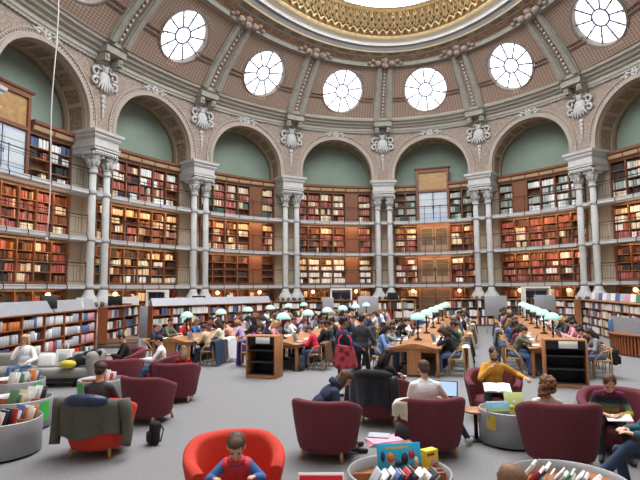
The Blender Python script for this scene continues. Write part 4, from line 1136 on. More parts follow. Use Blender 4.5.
def figure(s=1, hs=1, hz=.56, lean=0, side=0, twist=0, hpitch=0, hyaw=0, hroll=0, hands=None, feet=None, bulk=1, voxel=.02, stand=False, kpole=None, elb=None, curl=.6, skirt=False, sleeve=True, hood=False, loose=1):
    """returns (mesh, head frame). +y is forward, z up, pelvis over the origin"""
    E = []  # (kind, tag, a, b, ra, rb)
    def cap(tag_, a, b, ra, rb): E.append(('c', tag_, a.copy(), b.copy(), ra, rb))
    def ell(tag_, c, r, M): E.append(('e', tag_, c.copy(), M.to_3x3().copy(), Vector(r), 0))
    P0 = V3(0, 0, hz)
    T = Matrix.Rotation(side, 4, 'Y') @ Matrix.Rotation(-lean, 4, 'X')
    TT = T @ Matrix.Rotation(twist, 4, 'Z')
    up = (T @ V3(0, 0, 1)); rt = TT @ V3(1, 0, 0); fw = TT @ V3(0, 1, 0)
    N = P0+up*(.5*s)+fw*.0
    b = bulk
    ell(1, P0+up*.06*s, (.155*s*b, .115*s*b, .13*s), T)
    ell(1, P0+up*.2*s+fw*.01*s, (.15*s*b, .11*s*b, .16*s), T)
    ell(1, P0+up*.36*s+fw*.01*s, (.175*s*b, .115*s*b, .17*s), TT)
    cap(1, N-up*.06*s-rt*.13*s, N-up*.06*s+rt*.13*s, .062*s*b, .062*s*b)
    cap(1, N-up*.03*s-rt*.05*s, N-up*.03*s+rt*.05*s, .065*s*b, .065*s*b)
    ell(2, P0-V3(0, .0, .02*s), (.165*s, .13*s, .11*s), Matrix.Identity(4))
    HM = TT @ Matrix.Rotation(lean*.6, 4, 'X') @ Matrix.Rotation(hyaw, 4, 'Z') @ Matrix.Rotation(hroll, 4, 'Y') @ Matrix.Rotation(-hpitch, 4, 'X')
    hup = HM @ V3(0, 0, 1); hf = HM @ V3(0, 1, 0)
    Hc = N+up*.05*s+(hup*.6+up*.4)*.125*hs+hf*.02*hs
    def hp(x, y, z): return Hc+(HM @ V3(x, y, z))*hs
    cap(0, N-up*.02*s, hp(0, -.025, -.05), .056*s, .052*hs)
    ell(0, hp(0, -.008, .025), (.074*hs, .093*hs, .098*hs), HM)
    ell(0, hp(0, .022, -.045), (.056*hs, .062*hs, .07*hs), HM)
    ell(0, hp(0, .05, -.085), (.03*hs, .028*hs, .025*hs), HM)
    cap(0, hp(0, .085, .012), hp(0, .104, -.025), .01*hs, .015*hs)
    cap(0, hp(-.04, .078, .03), hp(.04, .078, .03), .012*hs, .012*hs)
    for sx in (-1, 1): ell(0, hp(sx*.076, -.005, -.005), (.012*hs, .022*hs, .032*hs), HM)
    if hood:
        for a in srange(-1.9, 1.9, 8): cap(1, N+up*.02*s-fw*.05*s+rt*.085*s*math.sin(a)-fw*.07*s*math.cos(a), N+up*.05*s-fw*.05*s+rt*.085*s*math.sin(a+.3)-fw*.07*s*math.cos(a+.3), .035*s, .035*s)
    hands = hands or [V3(-.14, .44, .8), V3(.14, .44, .8)]
    elb = elb or [V3(-.7, -.5, -.6), V3(.7, -.5, -.6)]
    for i, sx in enumerate((-1, 1)):
        S = N-up*.07*s+rt*(sx*.165*s)
        el, wr = ik(S, Vector(hands[i]), .285*s, .255*s, Vector(elb[i]))
        at_ = 1 if sleeve else 0
        cap(1, S, el if sleeve else S.lerp(el, .6), .062*s*b, .048*s*b*loose)
        if not sleeve: cap(0, S.lerp(el, .5), el, .046*s, .04*s)
        cap(at_, el, S.lerp(el, 0)+(wr-S)*.0+el.lerp(wr, .92)-S if False else el.lerp(wr, .92), .047*s*b*loose if sleeve else .041*s, .036*s*b*loose if sleeve else .028*s)
        f = (wr-el).normalized()
        cap(0, el.lerp(wr, .8), wr, .027*s, .025*s)
        nrm_ = V3(0, 0, -1); nrm_ = (nrm_-f*nrm_.dot(f)); nrm_ = nrm_.normalized() if nrm_.length > .05 else f.orthogonal().normalized()
        sd = f.cross(nrm_).normalized()
        if sd.dot(rt*sx) < 0: sd = -sd       # sd: to the little-finger side
        k = s
        for o in (-.026, -.009, .009, .026): cap(0, wr+sd*o*.6*k, wr+f*.085*k+sd*o*k, .017*k, .0145*k)
        for j, (o, l) in enumerate(((-.03, .072), (-.01, .08), (.011, .074), (.031, .058))):
            q = wr+f*.085*k+sd*o*k; d1 = (f*math.cos(curl*.5)+nrm_*math.sin(curl*.5)+sd*o*2.5).normalized(); q2 = q+d1*l*.55*k
            d2 = (f*math.cos(curl*1.3)+nrm_*math.sin(curl*1.3)+sd*o*2.5).normalized()
            cap(0, q, q2, .0105*k, .0098*k); cap(0, q2, q2+d2*l*.5*k, .0098*k, .0085*k)
        q = wr+f*.02*k-sd*.025*k; q2 = q+(f*.6-sd*.75+nrm_*.2).normalized()*.045*k
        cap(0, q, q2, .015*k, .012*k); cap(0, q2, q2+(f*.9-sd*.25+nrm_*.3).normalized()*.032*k, .0115*k, .0095*k)
    feet = feet or [V3(-.12, .4, .08), V3(.12, .4, .08)]
    kpole = kpole or [V3(-.15, .6, 1), V3(.15, .6, 1)]
    for i, sx in enumerate((-1, 1)):
        Hj = P0+V3(sx*.088*s, 0, -.02*s)
        kn, an = ik(Hj, Vector(feet[i]), .42*s, .41*s, Vector(kpole[i]))
        cap(2, Hj, kn, .085*s, .06*s); cap(2, kn, kn.lerp(an, .95), .061*s, .045*s*loose)
        d = Vector(kpole[i]); d.z = 0; d = d.normalized() if d.length > .01 else V3(0, 1, 0)
        cap(3, an+V3(0, 0, -.02*s)-d*.03*s, an+d*.05*s-V3(0, 0, .035*s), .042*s, .04*s); cap(3, an+d*.05*s-V3(0, 0, .04*s), an+d*.15*s-V3(0, 0, .045*s), .04*s, .033*s)
    # union of all the limbs -> one continuous skin
    mb = MB()
    for e in E:
        if e[0] == 'c':
            a, bb, ra, rb = e[2:]; ax = bb-a; L = ax.length; ax = ax.normalized() if L > 1e-6 else V3(0, 0, 1)
            Mq = ax.to_track_quat('Z', 'Y').to_matrix().to_4x4(); Mq.translation = a
            pr = [(max(.0008, ra*math.sin(t)), -ra*math.cos(t)) for t in srange(.12, PI/2, 4)]+[(max(.0008, rb*math.cos(t)), L+rb*math.sin(t)) for t in srange(0, PI/2-.12, 4)]
            mb.lathe(pr, n=10, M=Mq)
        else:
            Mq = e[3].to_4x4(); Mq.translation = e[2]; mb.ball((0, 0, 0), tuple(e[4]), 14, 10, Mq)
    me = mb.mesh('tmp'); o = bpy.data.objects.new('tmp', me); COL.objects.link(o)
    md = o.modifiers.new('r', 'REMESH'); md.mode = 'VOXEL'; md.voxel_size = voxel; md.use_smooth_shade = True
    sm_ = o.modifiers.new('s', 'SMOOTH'); sm_.factor = .5; sm_.iterations = 2 if voxel < .015 else 1
    dg = bpy.context.evaluated_depsgraph_get(); dg.update()
    out = bpy.data.meshes.new_from_object(o.evaluated_get(dg))
    bpy.data.objects.remove(o); bpy.data.meshes.remove(me)
    # which garment each face belongs to
    nF = len(out.polygons); c = np.empty(nF*3); out.polygons.foreach_get('center', c); c = c.reshape(-1, 3)
    best = np.full(nF, 1e9); tg = np.zeros(nF, np.int32)
    for e in E:
        if e[0] == 'c':
            a, bb = np.array(e[2]), np.array(e[3]); ab = bb-a; l2 = max(ab@ab, 1e-9)
            t = np.clip(((c-a)@ab)/l2, 0, 1); d = np.linalg.norm(c-(a+t[:, None]*ab), axis=1)-(e[4]+(e[5]-e[4])*t)
        else:
            q = (c-np.array(e[2])) @ np.array(e[3]); r = np.array(e[4]); d = (np.linalg.norm(q/r, axis=1)-1)*r.mean()
        m_ = d < best-1e-5; best[m_] = d[m_]; tg[m_] = e[1]
    # eyes and mouth laid onto the face
    bm = bmesh.new(); bm.from_mesh(out); n0 = len(bm.faces)
    ex = MB()
    for sx in (-1, 1): ex.ball((0, 0, 0), (.013*hs, .006*hs, .008*hs), 8, 6, Matrix.Translation(hp(sx*.031, .083, .008)) @ HM, 4)
    ex.ball((0, 0, 0), (.022*hs, .007*hs, .007*hs), 8, 6, Matrix.Translation(hp(0, .083, -.058)) @ HM, 5)
    bm.free()
    v = [tuple(x.co) for x in out.vertices]; f = [tuple(p.vertices) for p in out.polygons]
    n = len(v); v += ex.v; f += [tuple(i+n for i in q) for q in ex.f]; ms = list(tg)+list(ex.m)
    bpy.data.meshes.remove(out)
    fin = bpy.data.meshes.new('person'); fin.from_pydata(v, [], f)
    fin.polygons.foreach_set('material_index', ms); fin.polygons.foreach_set('use_smooth', [True]*len(f)); fin.update()
    HMt = Matrix.Translation(Hc) @ HM.to_3x3().to_4x4() @ Matrix.Scale(hs, 4)
    return fin, HMt
def hair_mesh(HM, style):
    mb = MB(); r2 = random.Random(5)
    mb.ball((0, -.022, .042), (.086, .1, .086), 16, 11, HM)
    mb.ball((0, -.06, -.005), (.07, .056, .075), 12, 9, HM)
    if style == 'long':
        mb.ball((0, -.075, -.1), (.085, .055, .17), 12, 9, HM)
        for sx in (-1, 1): mb.ball((sx*.072, -.02, -.07), (.028, .055, .15), 10, 8, HM)
        mb.ball((0, .02, .075), (.075, .07, .052), 12, 8, HM)
    elif style == 'bun':
        mb.ball((0, -.11, .05), (.045, .045, .045), 10, 8, HM); mb.ball((0, .02, .075), (.075, .07, .05), 12, 8, HM)
    elif style == 'pony':
        mb.ball((0, -.13, .0), (.03, .035, .05), 10, 8, HM); mb.ball((0, -.145, -.1), (.03, .03, .1), 10, 8, HM)
    elif style == 'curly':
        for i in range(70):
            a, t = r2.uniform(0, 2*PI), r2.uniform(-.55, 1)
            x, y, z = .088*math.cos(a)*math.sqrt(max(0, 1-t*t*.8)), .098*math.sin(a)*math.sqrt(max(0, 1-t*t*.8))-.03, .03+.1*t
            if y > .045 and z < .07: continue
            mb.ball((x, y, z), r2.uniform(.022, .038), 7, 5, HM)
        for i in range(34):
            a = r2.uniform(PI*.95, PI*2.05); mb.ball((.09*math.cos(a), -.02+.085*math.sin(a), r2.uniform(-.14, -.02)), r2.uniform(.022, .036), 7, 5, HM)
    elif style == 'top':   # short sides, fuller top
        mb.ball((0, .02, .085), (.07, .075, .042), 12, 8, HM)
    for v_i, v in enumerate(mb.v):
        mb.v[v_i] = tuple(Vector(v)+V3(r2.gauss(0, .003), r2.gauss(0, .003), r2.gauss(0, .003)))
    return mb.mesh('hair')
def dress(o, hair_o, skin, top, bottom, shoe, hairm):
    for i, m in enumerate((skin, top, bottom, shoe, EYE, LIPS)): setmat(o, i, m)
    if hair_o: setmat(hair_o, 0, hairm)
def person(me_hm, hstyle, loc, rz, skin, top, bottom, shoe, hairc, label, group=None, hairmesh=None):
    me, HM = me_hm
    if not me.materials:
        for m in (SKIN, CL['grey'], CL['denim'], SHOE, EYE, LIPS): me.materials.append(m)
    o = bpy.data.objects.new('person', me); COL.objects.link(o); o.location = loc; o.rotation_euler = (0, 0, rz)
    hm = hairmesh or hair_mesh(HM, hstyle)
    if not hm.materials: hm.materials.append(HAIR['brown'])
    h = bpy.data.objects.new('hair', hm); COL.objects.link(h); h.parent = o
    dress(o, h, skin, top, bottom, shoe, HAIR[hairc])
    tag(o, label, 'person', group)
    return o
# --- generic readers
TZ = .80
POSES = [dict(lean=.32, hpitch=.55, hands=[V3(-.16, .42, TZ), V3(.12, .45, TZ)]),
         dict(lean=.18, hpitch=.35, hands=[V3(-.1, .44, TZ+.02), V3(.1, .44, TZ+.02)]),
         dict(lean=.4, hpitch=.4, hands=[V3(-.2, .4, TZ), V3(.07, .32, 1.03)], elb=[V3(-.7, -.5, -.6), V3(.6, .6, -.8)]),
         dict(lean=.05, hpitch=.3, hyaw=.5, hands=[V3(-.2, .36, TZ), V3(.18, .4, TZ)]),
         dict(lean=.3, hpitch=.2, hyaw=-.6, hands=[V3(-.1, .4, TZ), V3(.22, .38, TZ)]),
         dict(lean=.48, hpitch=.6, hands=[V3(-.05, .36, 1.0), V3(.16, .42, TZ)], elb=[V3(-.6, .6, -.8), V3(.7, -.5, -.6)])]
GEN = [figure(voxel=.02, hz=.56, **p) for p in POSES]
HST = ['short', 'long', 'bun', 'top', 'long', 'pony']
GH = {}
def ghair(pi, st):
    if (pi, st) not in GH: GH[(pi, st)] = hair_mesh(GEN[pi][1], st)
    return GH[(pi, st)]
rp = random.Random(11)
COMMON = ['black', 'black', 'charcoal', 'grey', 'white', 'white', 'cream', 'beige', 'navy', 'navy', 'blue', 'light blue', 'teal', 'olive', 'sage', 'red', 'pink', 'salmon', 'burgundy', 'brown', 'lilac', 'plaid', 'black', 'white']
SPEC = {(0, -1, 0): ('navy', 'short', 'grey', 0), (0, -1, 1): ('olive', 'short', 'dark brown', 1), (0, 1, 0): ('beige', 'short', 'dark brown', 0), (0, 1, 1): ('cream', 'long', 'dark brown', 1), (0, 1, 2): ('salmon', 'short', 'dark brown', 5),
        (0, -1, 2): ('red', 'short', 'black', 0), (0, -1, 3): ('blue', 'long', 'light brown', 1), (1, -1, 0): ('purple', 'long', 'dark brown', 0), (1, -1, 1): ('navy', 'top', 'black', 4), (1, 1, 0): ('crimson', 'short', 'brown', 0), (1, 1, 1): ('black', 'top', 'dark brown', 3),
        (1, -1, 2): ('pink', 'long', 'blond', 1), (1, 1, 2): ('charcoal', 'short', 'black', 1), (1, 1, 3): ('black', 'bun', 'black', 0), (2, -1, 0): ('plaid', 'long', 'black', 0), (2, -1, 1): ('sage', 'short', 'dark brown', 2), (2, -1, 2): ('blue', 'short', 'dark brown', 1),
        (2, 1, 0): ('black', 'long', 'dark brown', 5), (2, 1, 1): ('charcoal', 'long', 'dark brown', 0), (2, 1, 2): ('teal', 'short', 'black', 1), (2, 1, 3): ('yellow', 'top', 'brown', 3), (2, 1, 5): ('blue', 'short', 'black', 1),
        (3, -1, 0): ('olive', 'short', 'dark brown', 2), (3, -1, 1): ('burgundy', 'long', 'dark brown', 0), (3, -1, 2): ('navy', 'short', 'black', 1), (3, 1, 0): ('grey', 'long', 'dark brown', 0), (3, 1, 1): ('black', 'short', 'black', 5), (3, 1, 2): ('salmon', 'bun', 'dark brown', 0)}
HAIRW = {'short': 'short', 'top': 'short', 'long': 'long', 'bun': 'tied up', 'pony': 'ponytailed'}
SIDEN = {-1: 'left', 1: 'right'}
def coat(p, rz, m, label, w_=.5, drop=.62, top=.76, depth=.16, seed=1, name='coat'):
    """cloth folded over a chair back: front flap, ridge, long rear flap with folds"""
    r3 = random.Random(seed); ph = [r3.uniform(0, 6) for _ in range(4)]
    prof = []
    for t in srange(0, 1, 5): prof.append((depth*.55-.02*t, top-.3+.3*t))
    for a in srange(0.3, PI-.3, 4): prof.append((depth*.5*math.cos(a), top+.05*math.sin(a)))
    for t in srange(0, 1, 9): prof.append((-depth*.5-.05*t, top-drop*t))
    rows_o = []; rows_i = []
    for j, (yy, zz) in enumerate(prof):
        ro = []; ri_ = []
        fl = max(0, (top-zz)/drop)
        for i in range(15):
            u = i/14-.5; ww = w_*(1+.12*fl*math.sin(ph[2]+3*u))
            wv = (.028*math.sin(ph[0]+u*22)+.016*math.sin(ph[1]+u*41+zz*6))*fl
            zz2 = zz-.04*fl*math.sin(ph[3]+u*7)-.05*(abs(u)*2)**3*(1 if j > 4 else .3)
            ro.append((u*ww, yy+wv+(-.02 if yy < 0 else .02), zz2)); ri_.append((u*ww*.97, yy+wv+(.02 if yy < 0 else -.012), zz2-.012))
        rows_o.append(ro); rows_i.append(ri_)
    mb = MB(); mb.grid(rows_o); mb.grid(rows_i[::-1]); mb.grid([rows_o[-1], rows_i[-1]]); mb.grid([rows_i[0], rows_o[0]])
    mb.grid([[r[0] for r in rows_o], [r[0] for r in rows_i]]); mb.grid([[r[-1] for r in rows_i], [r[-1] for r in rows_o]])
    o = mb.build(name, m); o.location = p; o.rotation_euler = (0, 0, rz)
    return tag(o, label, 'coat')
coatm = {}
COATED = {(0, 1, 0), (0, 1, 1), (1, -1, 0), (1, 1, 1), (2, 1, 0), (2, 1, 1), (2, 1, 2), (3, -1, 0), (3, -1, 1), (2, -1, 0), (1, 1, 3), (3, 1, 0)}
PIT = .8
pam = []
for _cn, _n in (('white', 1), ('white', 3), ('cream', 2)):
    mb = MB()
    for _i in range(_n): mb.rbox((.01*_i, .006*_i, .005+.01*_i), (.22, .3, .009), .002, Matrix.Rotation(.12*_i, 4, 'Z'), n=1)
    _m = mb.mesh('paper_sheets'); _m.materials.append(COV[_cn]); pam.append(_m)
for ri, (x, y, L) in enumerate(ROWS):
    n = int((L-.7)/PIT)
    for sd in (-1, 1):
        for i in range(n):
            d = .6+PIT*i
            base = Vector((x, y, 0))+DR_*d+RT_*(sd*(TW/2+.34))
            rz = face(-sd*RT_.x, -sd*RT_.y)
            where = '%s seat from front, %s of %s table row' % (ORD[i], SIDEN[sd], ROWN[ri])
            jit = rp.uniform(-.06, .06)
            p = base+DR_*jit
            spec = SPEC.get((ri, sd, i))
            empty = spec is None and rp.random() < .05
            if chairp is None: chairp = chair_proto(); c = chairp
            else: c = copy_tree(chairp)
            c.location = p-RT_*(-sd*0) ; c.rotation_euler = (0, 0, rz+rp.uniform(-.08, .08))
            c['label'] = 'pale wooden chair at the '+where; c['category'] = 'chair'; c['group'] = 'wooden reading chairs'
            if (ri, sd, i) not in COATED and rp.random() < .42:
                cn = rp.choice(['black', 'black', 'charcoal', 'navy', 'dark denim', 'grey', 'olive', 'brown', 'beige'])
                if cn not in coatm: coatm[cn] = coat((0, 0, 0), 0, CL[cn], '', .5, .5, seed=len(coatm)+31); k_ = coatm[cn]
                else: k_ = copy_tree(coatm[cn])
                k_.location = p+RT_*(sd*.25); k_.rotation_euler = (0, 0, rz+rp.uniform(-.1, .1)); tag(k_, '%s coat over the chair, %s' % (cn, where), 'coat', 'coats over the reading chairs')
            if empty: continue
            if spec: topc, st, hc, pi = spec
            else:
                topc = rp.choice(COMMON); st = rp.choice(HST); hc = rp.choice(['black', 'dark brown', 'dark brown', 'brown', 'light brown', 'black', 'blond']); pi = rp.randrange(len(GEN))
            sk = rp.choices([SKIN, SKIN2, SKIN3], [.75, .18, .07])[0]; bt = CL[rp.choice(['denim', 'dark denim', 'black', 'charcoal', 'navy', 'beige'])]
            o = person(GEN[pi], st, p, rz+rp.uniform(-.12, .12), sk, CL[topc], bt, rp.choice([SHOE, SHOEW]), hc, 'person in %s, %s hair, %s' % ('blue plaid' if topc == 'plaid' else topc, hc, where), 'readers at the long tables', ghair(pi, st))
            f_ = rp.uniform(.94, 1.05); o.scale = (f_, f_, f_)
            # what lies in front of the reader
            q = Vector((x, y, 0))+DR_*(d+rp.uniform(-.05, .05))+RT_*(sd*(TW/2-.18)); slope_z = .765
            u = rp.random()
            if u < .45:
                if lapp is None: lapp = laptop_mesh(); l = lapp
                else: l = copy_tree(lapp)
                l.location = (q.x, q.y, .8 if False else slope_z+.012); l.rotation_euler = (0, 0, rz+rp.uniform(-.2, .2)); l['label'] = 'grey laptop before the '+where; l['category'] = 'laptop'; l['group'] = 'laptops on the reading tables'
            if rp.random() < .55:
                q2 = Vector((x, y, 0))+DR_*(d+rp.uniform(.2, .38))+RT_*(sd*(TW/2-rp.uniform(.12, .3)))
                b = bpy.data.objects.new('paper_sheets', pam[rp.randrange(3)]); COL.objects.link(b); b.location = (q2.x, q2.y, .764+.03*(.6-abs(0))); b.rotation_euler = (0, 0, rz+rp.uniform(-.5, .5))
                tag(b, 'loose papers beside the '+where, 'papers', 'papers on the reading tables')
            if .45 <= u < .95:
                b = bpy.data.objects.new('open_book', obm); COL.objects.link(b); b.location = (q.x, q.y, slope_z+.01); b.rotation_euler = (0, 0, rz+rp.uniform(-.3, .3))
                tag(b, 'open white book before the '+where, 'book', 'open books on the reading tables')
# --- coats over chair backs and other things beside the tables
def seatpos(ri, sd, i, back=.26):
    x, y, L = ROWS[ri]; d = .6+PIT*i
    return Vector((x, y, 0))+DR_*d+RT_*(sd*(TW/2+.34+back)), face(-sd*RT_.x, -sd*RT_.y)
for (ri, sd, i, m, lab, w_, dr) in ((0, 1, 0, 'dark denim', 'shiny dark blue coat over the nearest chair, right side of leftmost row', .56, .68), (0, 1, 1, 'white', 'white coat hanging over a chair back, right side of leftmost row', .56, .62),
    (1, -1, 0, 'purple', 'purple coat hanging to the floor beside the left trolley', .42, .7), (1, 1, 1, 'black', 'black coat over the chair behind the red vest', .5, .55), (2, 1, 0, 'cream', 'cream white coat over nearest chair, right side of third row', .5, .6), (2, 1, 1, 'charcoal', 'charcoal coat over second chair, right side of third row', .5, .6), (2, 1, 2, 'black', 'black coat over third chair, right side of third row', .5, .6),
    (3, -1, 0, 'navy', 'navy coat over nearest chair, left side of rightmost row', .5, .62), (3, -1, 1, 'dark denim', 'blue coat over second chair, left side of rightmost row', .5, .6), (2, -1, 0, 'black', 'black coat over nearest chair, left side of third row', .46, .5), (1, 1, 3, 'beige', 'beige cloth bag hanging by the standing man', .4, .6)):
    p, rz = seatpos(ri, sd, i); coat(p, rz, CL[m], lab, w_, dr, seed=ri*7+i+sd)
def backpack(p, rz, m, label, s=1):
    mb = MB(); mb.rbox((0, 0, .22*s), (.3*s, .17*s, .42*s), .07*s, n=3); o = mb.build('backpack', m); o.location = p; o.rotation_euler = (0, 0, rz)
    m2 = MB(); m2.rbox((0, -.1*s, .14*s), (.22*s, .07*s, .2*s), .03*s); m2.build('pocket', m, o)
    m2 = MB(); m2.tube([(-.05*s, .02, .42*s), (-.04*s, .0, .47*s), (.04*s, 0, .47*s), (.05*s, .02, .42*s)], .01*s, 6); m2.build('handle', NEARBLACK, o)
    for sx in (-1, 1):
        m2 = MB(); m2.tube([(sx*.09*s, .08*s, .4*s), (sx*.11*s, .14*s, .28*s), (sx*.1*s, .09*s, .06*s)], .014*s, 6); m2.build('strap', NEARBLACK, o)
    return tag(o, label, 'bag')
p, rz = seatpos(3, 1, 0, .3); backpack(p+Vector((0, 0, .32)), rz, CL['black'], 'black backpack hanging on the near right chair of rightmost row')
p, rz = seatpos(1, 1, 0, -.35); backpack((-.62, 14.75, 0), R(30), CL['charcoal'], 'dark grey bag on the floor at the near end of second table')
backpack((1.0, 14.6, 0), R(-60), CL['black'], 'black bag on the floor left of the third table')
backpack((-1.95, 14.5, 0), R(0), CL['black'], 'black bag on the floor behind the purple coat')
# --- people in the foreground
NV = .0105
def near(label, loc, d, hstyle, hairc, top, bottom, skin=SKIN, shoe=SHOE, voxel=NV, **kw):
    return person(figure(voxel=voxel, **kw), hstyle, loc, face(*d), skin, top, bottom, shoe, hairc, label)
VESTM = mat('red_padded_vest', (206, 46, 50), .7, var=.06, bump=.3, bscale=30)
# child in the orange red chair: red vest over blue sleeves
kid = near('young child in red padded vest and blue sleeves reading in orange red armchair', (-.8, 4.95, 0), (.12, -1), 'top', 'brown', CL['blue'], CL['navy'], s=.66, hs=1.0, hz=.42, lean=.22, hpitch=.5, hands=[V3(-.17, .3, .655), V3(.18, .3, .655)], feet=[V3(-.08, .48, .2), V3(.08, .48, .2)], voxel=.008, bulk=1.15, loose=1.2)
mb = MB(); Tk = Matrix.Translation((0, 0, .42)) @ Matrix.Rotation(-.22, 4, 'X')
mb.ball((0, .005, .12), (.14, .115, .16), 18, 12, Tk); mb.ball((0, .0, .235), (.142, .1, .1), 18, 10, Tk)
for sx in (-1, 1): mb.ball((sx*.09, 0, .285), (.06, .085, .05), 12, 8, Tk)
mb.ball((0, .01, .03), (.145, .12, .08), 16, 8, Tk)
mb.tube([Tk @ Vector((.062*math.cos(t), .058*math.sin(t)+.01, .33)) for t in srange(0, 2*PI, 14)[:-1]], .026, 7, closed=True)
vest = mb.build('vest', VESTM, kid)
mb = MB()
for z in (.1, .18, .255): mb.ball((0, .135, z), .009, 6, 5, Tk)
mb.build('snap', DGREY, vest)
picture('picture_book', (-.72, 4.73, .6), .36, .26, R(8), R(125), mat('red_pink_cover', (206, 60, 76), .5, var=.1), [('o', .3, .6, .3, .3, COV['pink']), ('o', .7, .4, .3, .4, COV['red']), ('r', .6, .75, .3, .1, COV['cream'])], 'red picture book held on the lap of the child')
RAIN = bpy.data.materials.new('rainbow_knit'); RAIN.use_nodes = True
def _rain():
    nt = RAIN.node_tree; b = nt.nodes['Principled BSDF']; b.inputs['Roughness'].default_value = .95
    tc = nt.nodes.new('ShaderNodeTexCoord'); sp = nt.nodes.new('ShaderNodeSeparateXYZ'); mr = nt.nodes.new('ShaderNodeMapRange'); r = nt.nodes.new('ShaderNodeValToRGB')
    mr.inputs[1].default_value = .45; mr.inputs[2].default_value = .9
    nt.links.new(tc.outputs['Object'], sp.inputs[0]); nt.links.new(sp.outputs['Z'], mr.inputs[0]); nt.links.new(mr.outputs[0], r.inputs[0]); nt.links.new(r.outputs[0], b.inputs['Base Color'])
    cols = [(0, (150, 40, 70)), (.14, (196, 60, 44)), (.24, (222, 120, 50)), (.34, (210, 180, 70)), (.44, (120, 160, 90)), (.52, (120, 140, 146)), (.6, (46, 54, 62)), (.72, (36, 40, 52)), (.8, (84, 36, 64)), (.92, (104, 30, 62))]
    cr = r.color_ramp
    while len(cr.elements) < len(cols): cr.elements.new(.5)
    for e, (p_, c_) in zip(cr.elements, cols): e.position = p_; e.color = rgb(*c_)
_rain()
near('person in rainbow striped sweater reading papers, right foreground', (4.06, 7.4, 0), (-.4, -1), 'short', 'brown', RAIN, CL['black'], hz=.47, s=.9, lean=.5, hpitch=.5, hands=[V3(-.1, .42, .6), V3(.12, .4, .6)], feet=[V3(-.16, .5, .08), V3(.16, .5, .08)])
mb = MB(); mb.rbox((0, 0, .006), (.3, .21, .012), .003, n=1); o = mb.build('papers', PAPER); o.location = (3.94, 6.92, .57); o.rotation_euler = (R(12), R(-4), R(-20)); tag(o, 'white papers held on the lap of the rainbow sweater person', 'papers')
ym = near('bearded man in mustard sweater reading with a hand at his chin', (3.1, 9.3, 0), (-.22, -1), 'short', 'dark brown', CL['mustard'], CL['charcoal'], hz=.47, lean=.02, hpitch=.42, hyaw=.1, hands=[V3(-.5, .16, .74), V3(.08, .2, .9)], elb=[V3(-.8, -.3, -.5), V3(.7, .3, -.9)], feet=[V3(-.16, .52, .08), V3(.16, .5, .08)], curl=1.1, loose=1.1)
def beard(o, HM, hm):
    mb = MB(); mb.ball((0, .036, -.078), (.055, .05, .048), 12, 8, HM); mb.ball((0, .082, -.046), (.032, .014, .009), 10, 6, HM)
    for sx in (-1, 1): mb.ball((sx*.052, .01, -.05), (.012, .03, .05), 8, 6, HM)
    mb.build('beard', hm, o)
_me, _HM = figure(voxel=.05, hz=.47, lean=.02, hpitch=.42, hyaw=.1); beard(ym, _HM, HAIR['dark brown'])
b = bpy.data.objects.new('open_book', obm); COL.objects.link(b); b.location = (3.0, 8.86, .6); b.rotation_euler = (R(18), 0, face(-.22, -1)+PI); b.scale = (1.15, 1.15, 1.15); tag(b, 'open book on the lap of the bearded man', 'book')
near('man in white T-shirt seen from behind at an open laptop', (1.5, 7.48, 0), (-.05, 1), 'top', 'brown', CL['white'], CL['dark denim'], hz=.47, lean=.06, hpitch=.3, hands=[V3(-.1, .4, .62), V3(.3, .36, .66)], feet=[V3(-.05, .55, .1), V3(.66, .2, .1)], kpole=[V3(-.15, .6, 1), V3(.5, .6, 1)], sleeve=False, shoe=SHOEW, bulk=1.14)
root = thing('laptop', 'open laptop with a lit blue-white screen on the knees', 'laptop', (1.86, 7.86, .62), face(-.05, 1)+R(-24))
mb = MB(); mb.rbox((0, 0, .01), (.36, .25, .018), .006, n=1); mb.build('keyboard_base', DGREY, root)
LT = Matrix.Translation((0, .12, .02)) @ Matrix.Rotation(R(-20), 4, 'X')
mb = MB(); mb.rbox((0, .0, .125), (.36, .012, .25), .004, LT, n=1); ld = mb.build('lid', NEARBLACK, root)
mb = MB(); mb.box((0, -.0068, .13), (.33, .001, .21), LT); mb.build('display', glow('laptop_display', (150, 176, 206), .75), ld)
near('woman with long dark hair in black, reading beside a padded jacket', (1.08, 9.12, 0), (.75, .6), 'long', 'black', CL['black'], CL['black'], hz=.47, lean=.12, hpitch=.5, hyaw=-.25, hands=[V3(-.1, .4, .74), V3(.12, .42, .72)], feet=[V3(-.1, .52, .08), V3(.1, .52, .08)])
near('person in navy hooded jacket bent far forward in an armchair', (-.16, 7.42, 0), (.95, .2), 'long', 'brown', CL['navy'], CL['sage'], hz=.56, lean=.85, hpitch=.3, hands=[V3(-.1, .58, .55), V3(.14, .55, .5)], feet=[V3(-.12, .66, .08), V3(.14, .62, .08)], hood=True, bulk=1.12)
near('curly haired person in cream top seen from behind, right foreground', (3.02, 7.02, 0), (.25, 1), 'curly', 'light brown', CL['cream'], CL['denim'], hz=.43, s=.86, hs=.97, lean=-.3, hpitch=.3, hyaw=-.5, hands=[V3(-.1, .4, .68), V3(.12, .4, .68)], feet=[V3(-.1, .55, .08), V3(.1, .55, .08)])
near('man with short dark hair in charcoal sweater, seen from behind at left', (-3.24, 7.56, 0), (.06, 1), 'short', 'dark brown', CL['charcoal'], CL['dark denim'], hz=.47, lean=.04, hpitch=.3, hands=[V3(-.1, .4, .62), V3(.1, .4, .62)], feet=[V3(-.14, .5, .08), V3(.14, .5, .08)])
near('woman in white sweater and jeans on the grey sofa', (-7.3, 12.72, 0), (.12, -1), 'long', 'blond', CL['white'], CL['denim'], hz=.47, lean=.0, hpitch=.35, hands=[V3(-.22, .34, .62), V3(.04, .2, .92)], feet=[V3(-.12, .55, .08), V3(.14, .5, .08)], loose=1.15, voxel=.014)
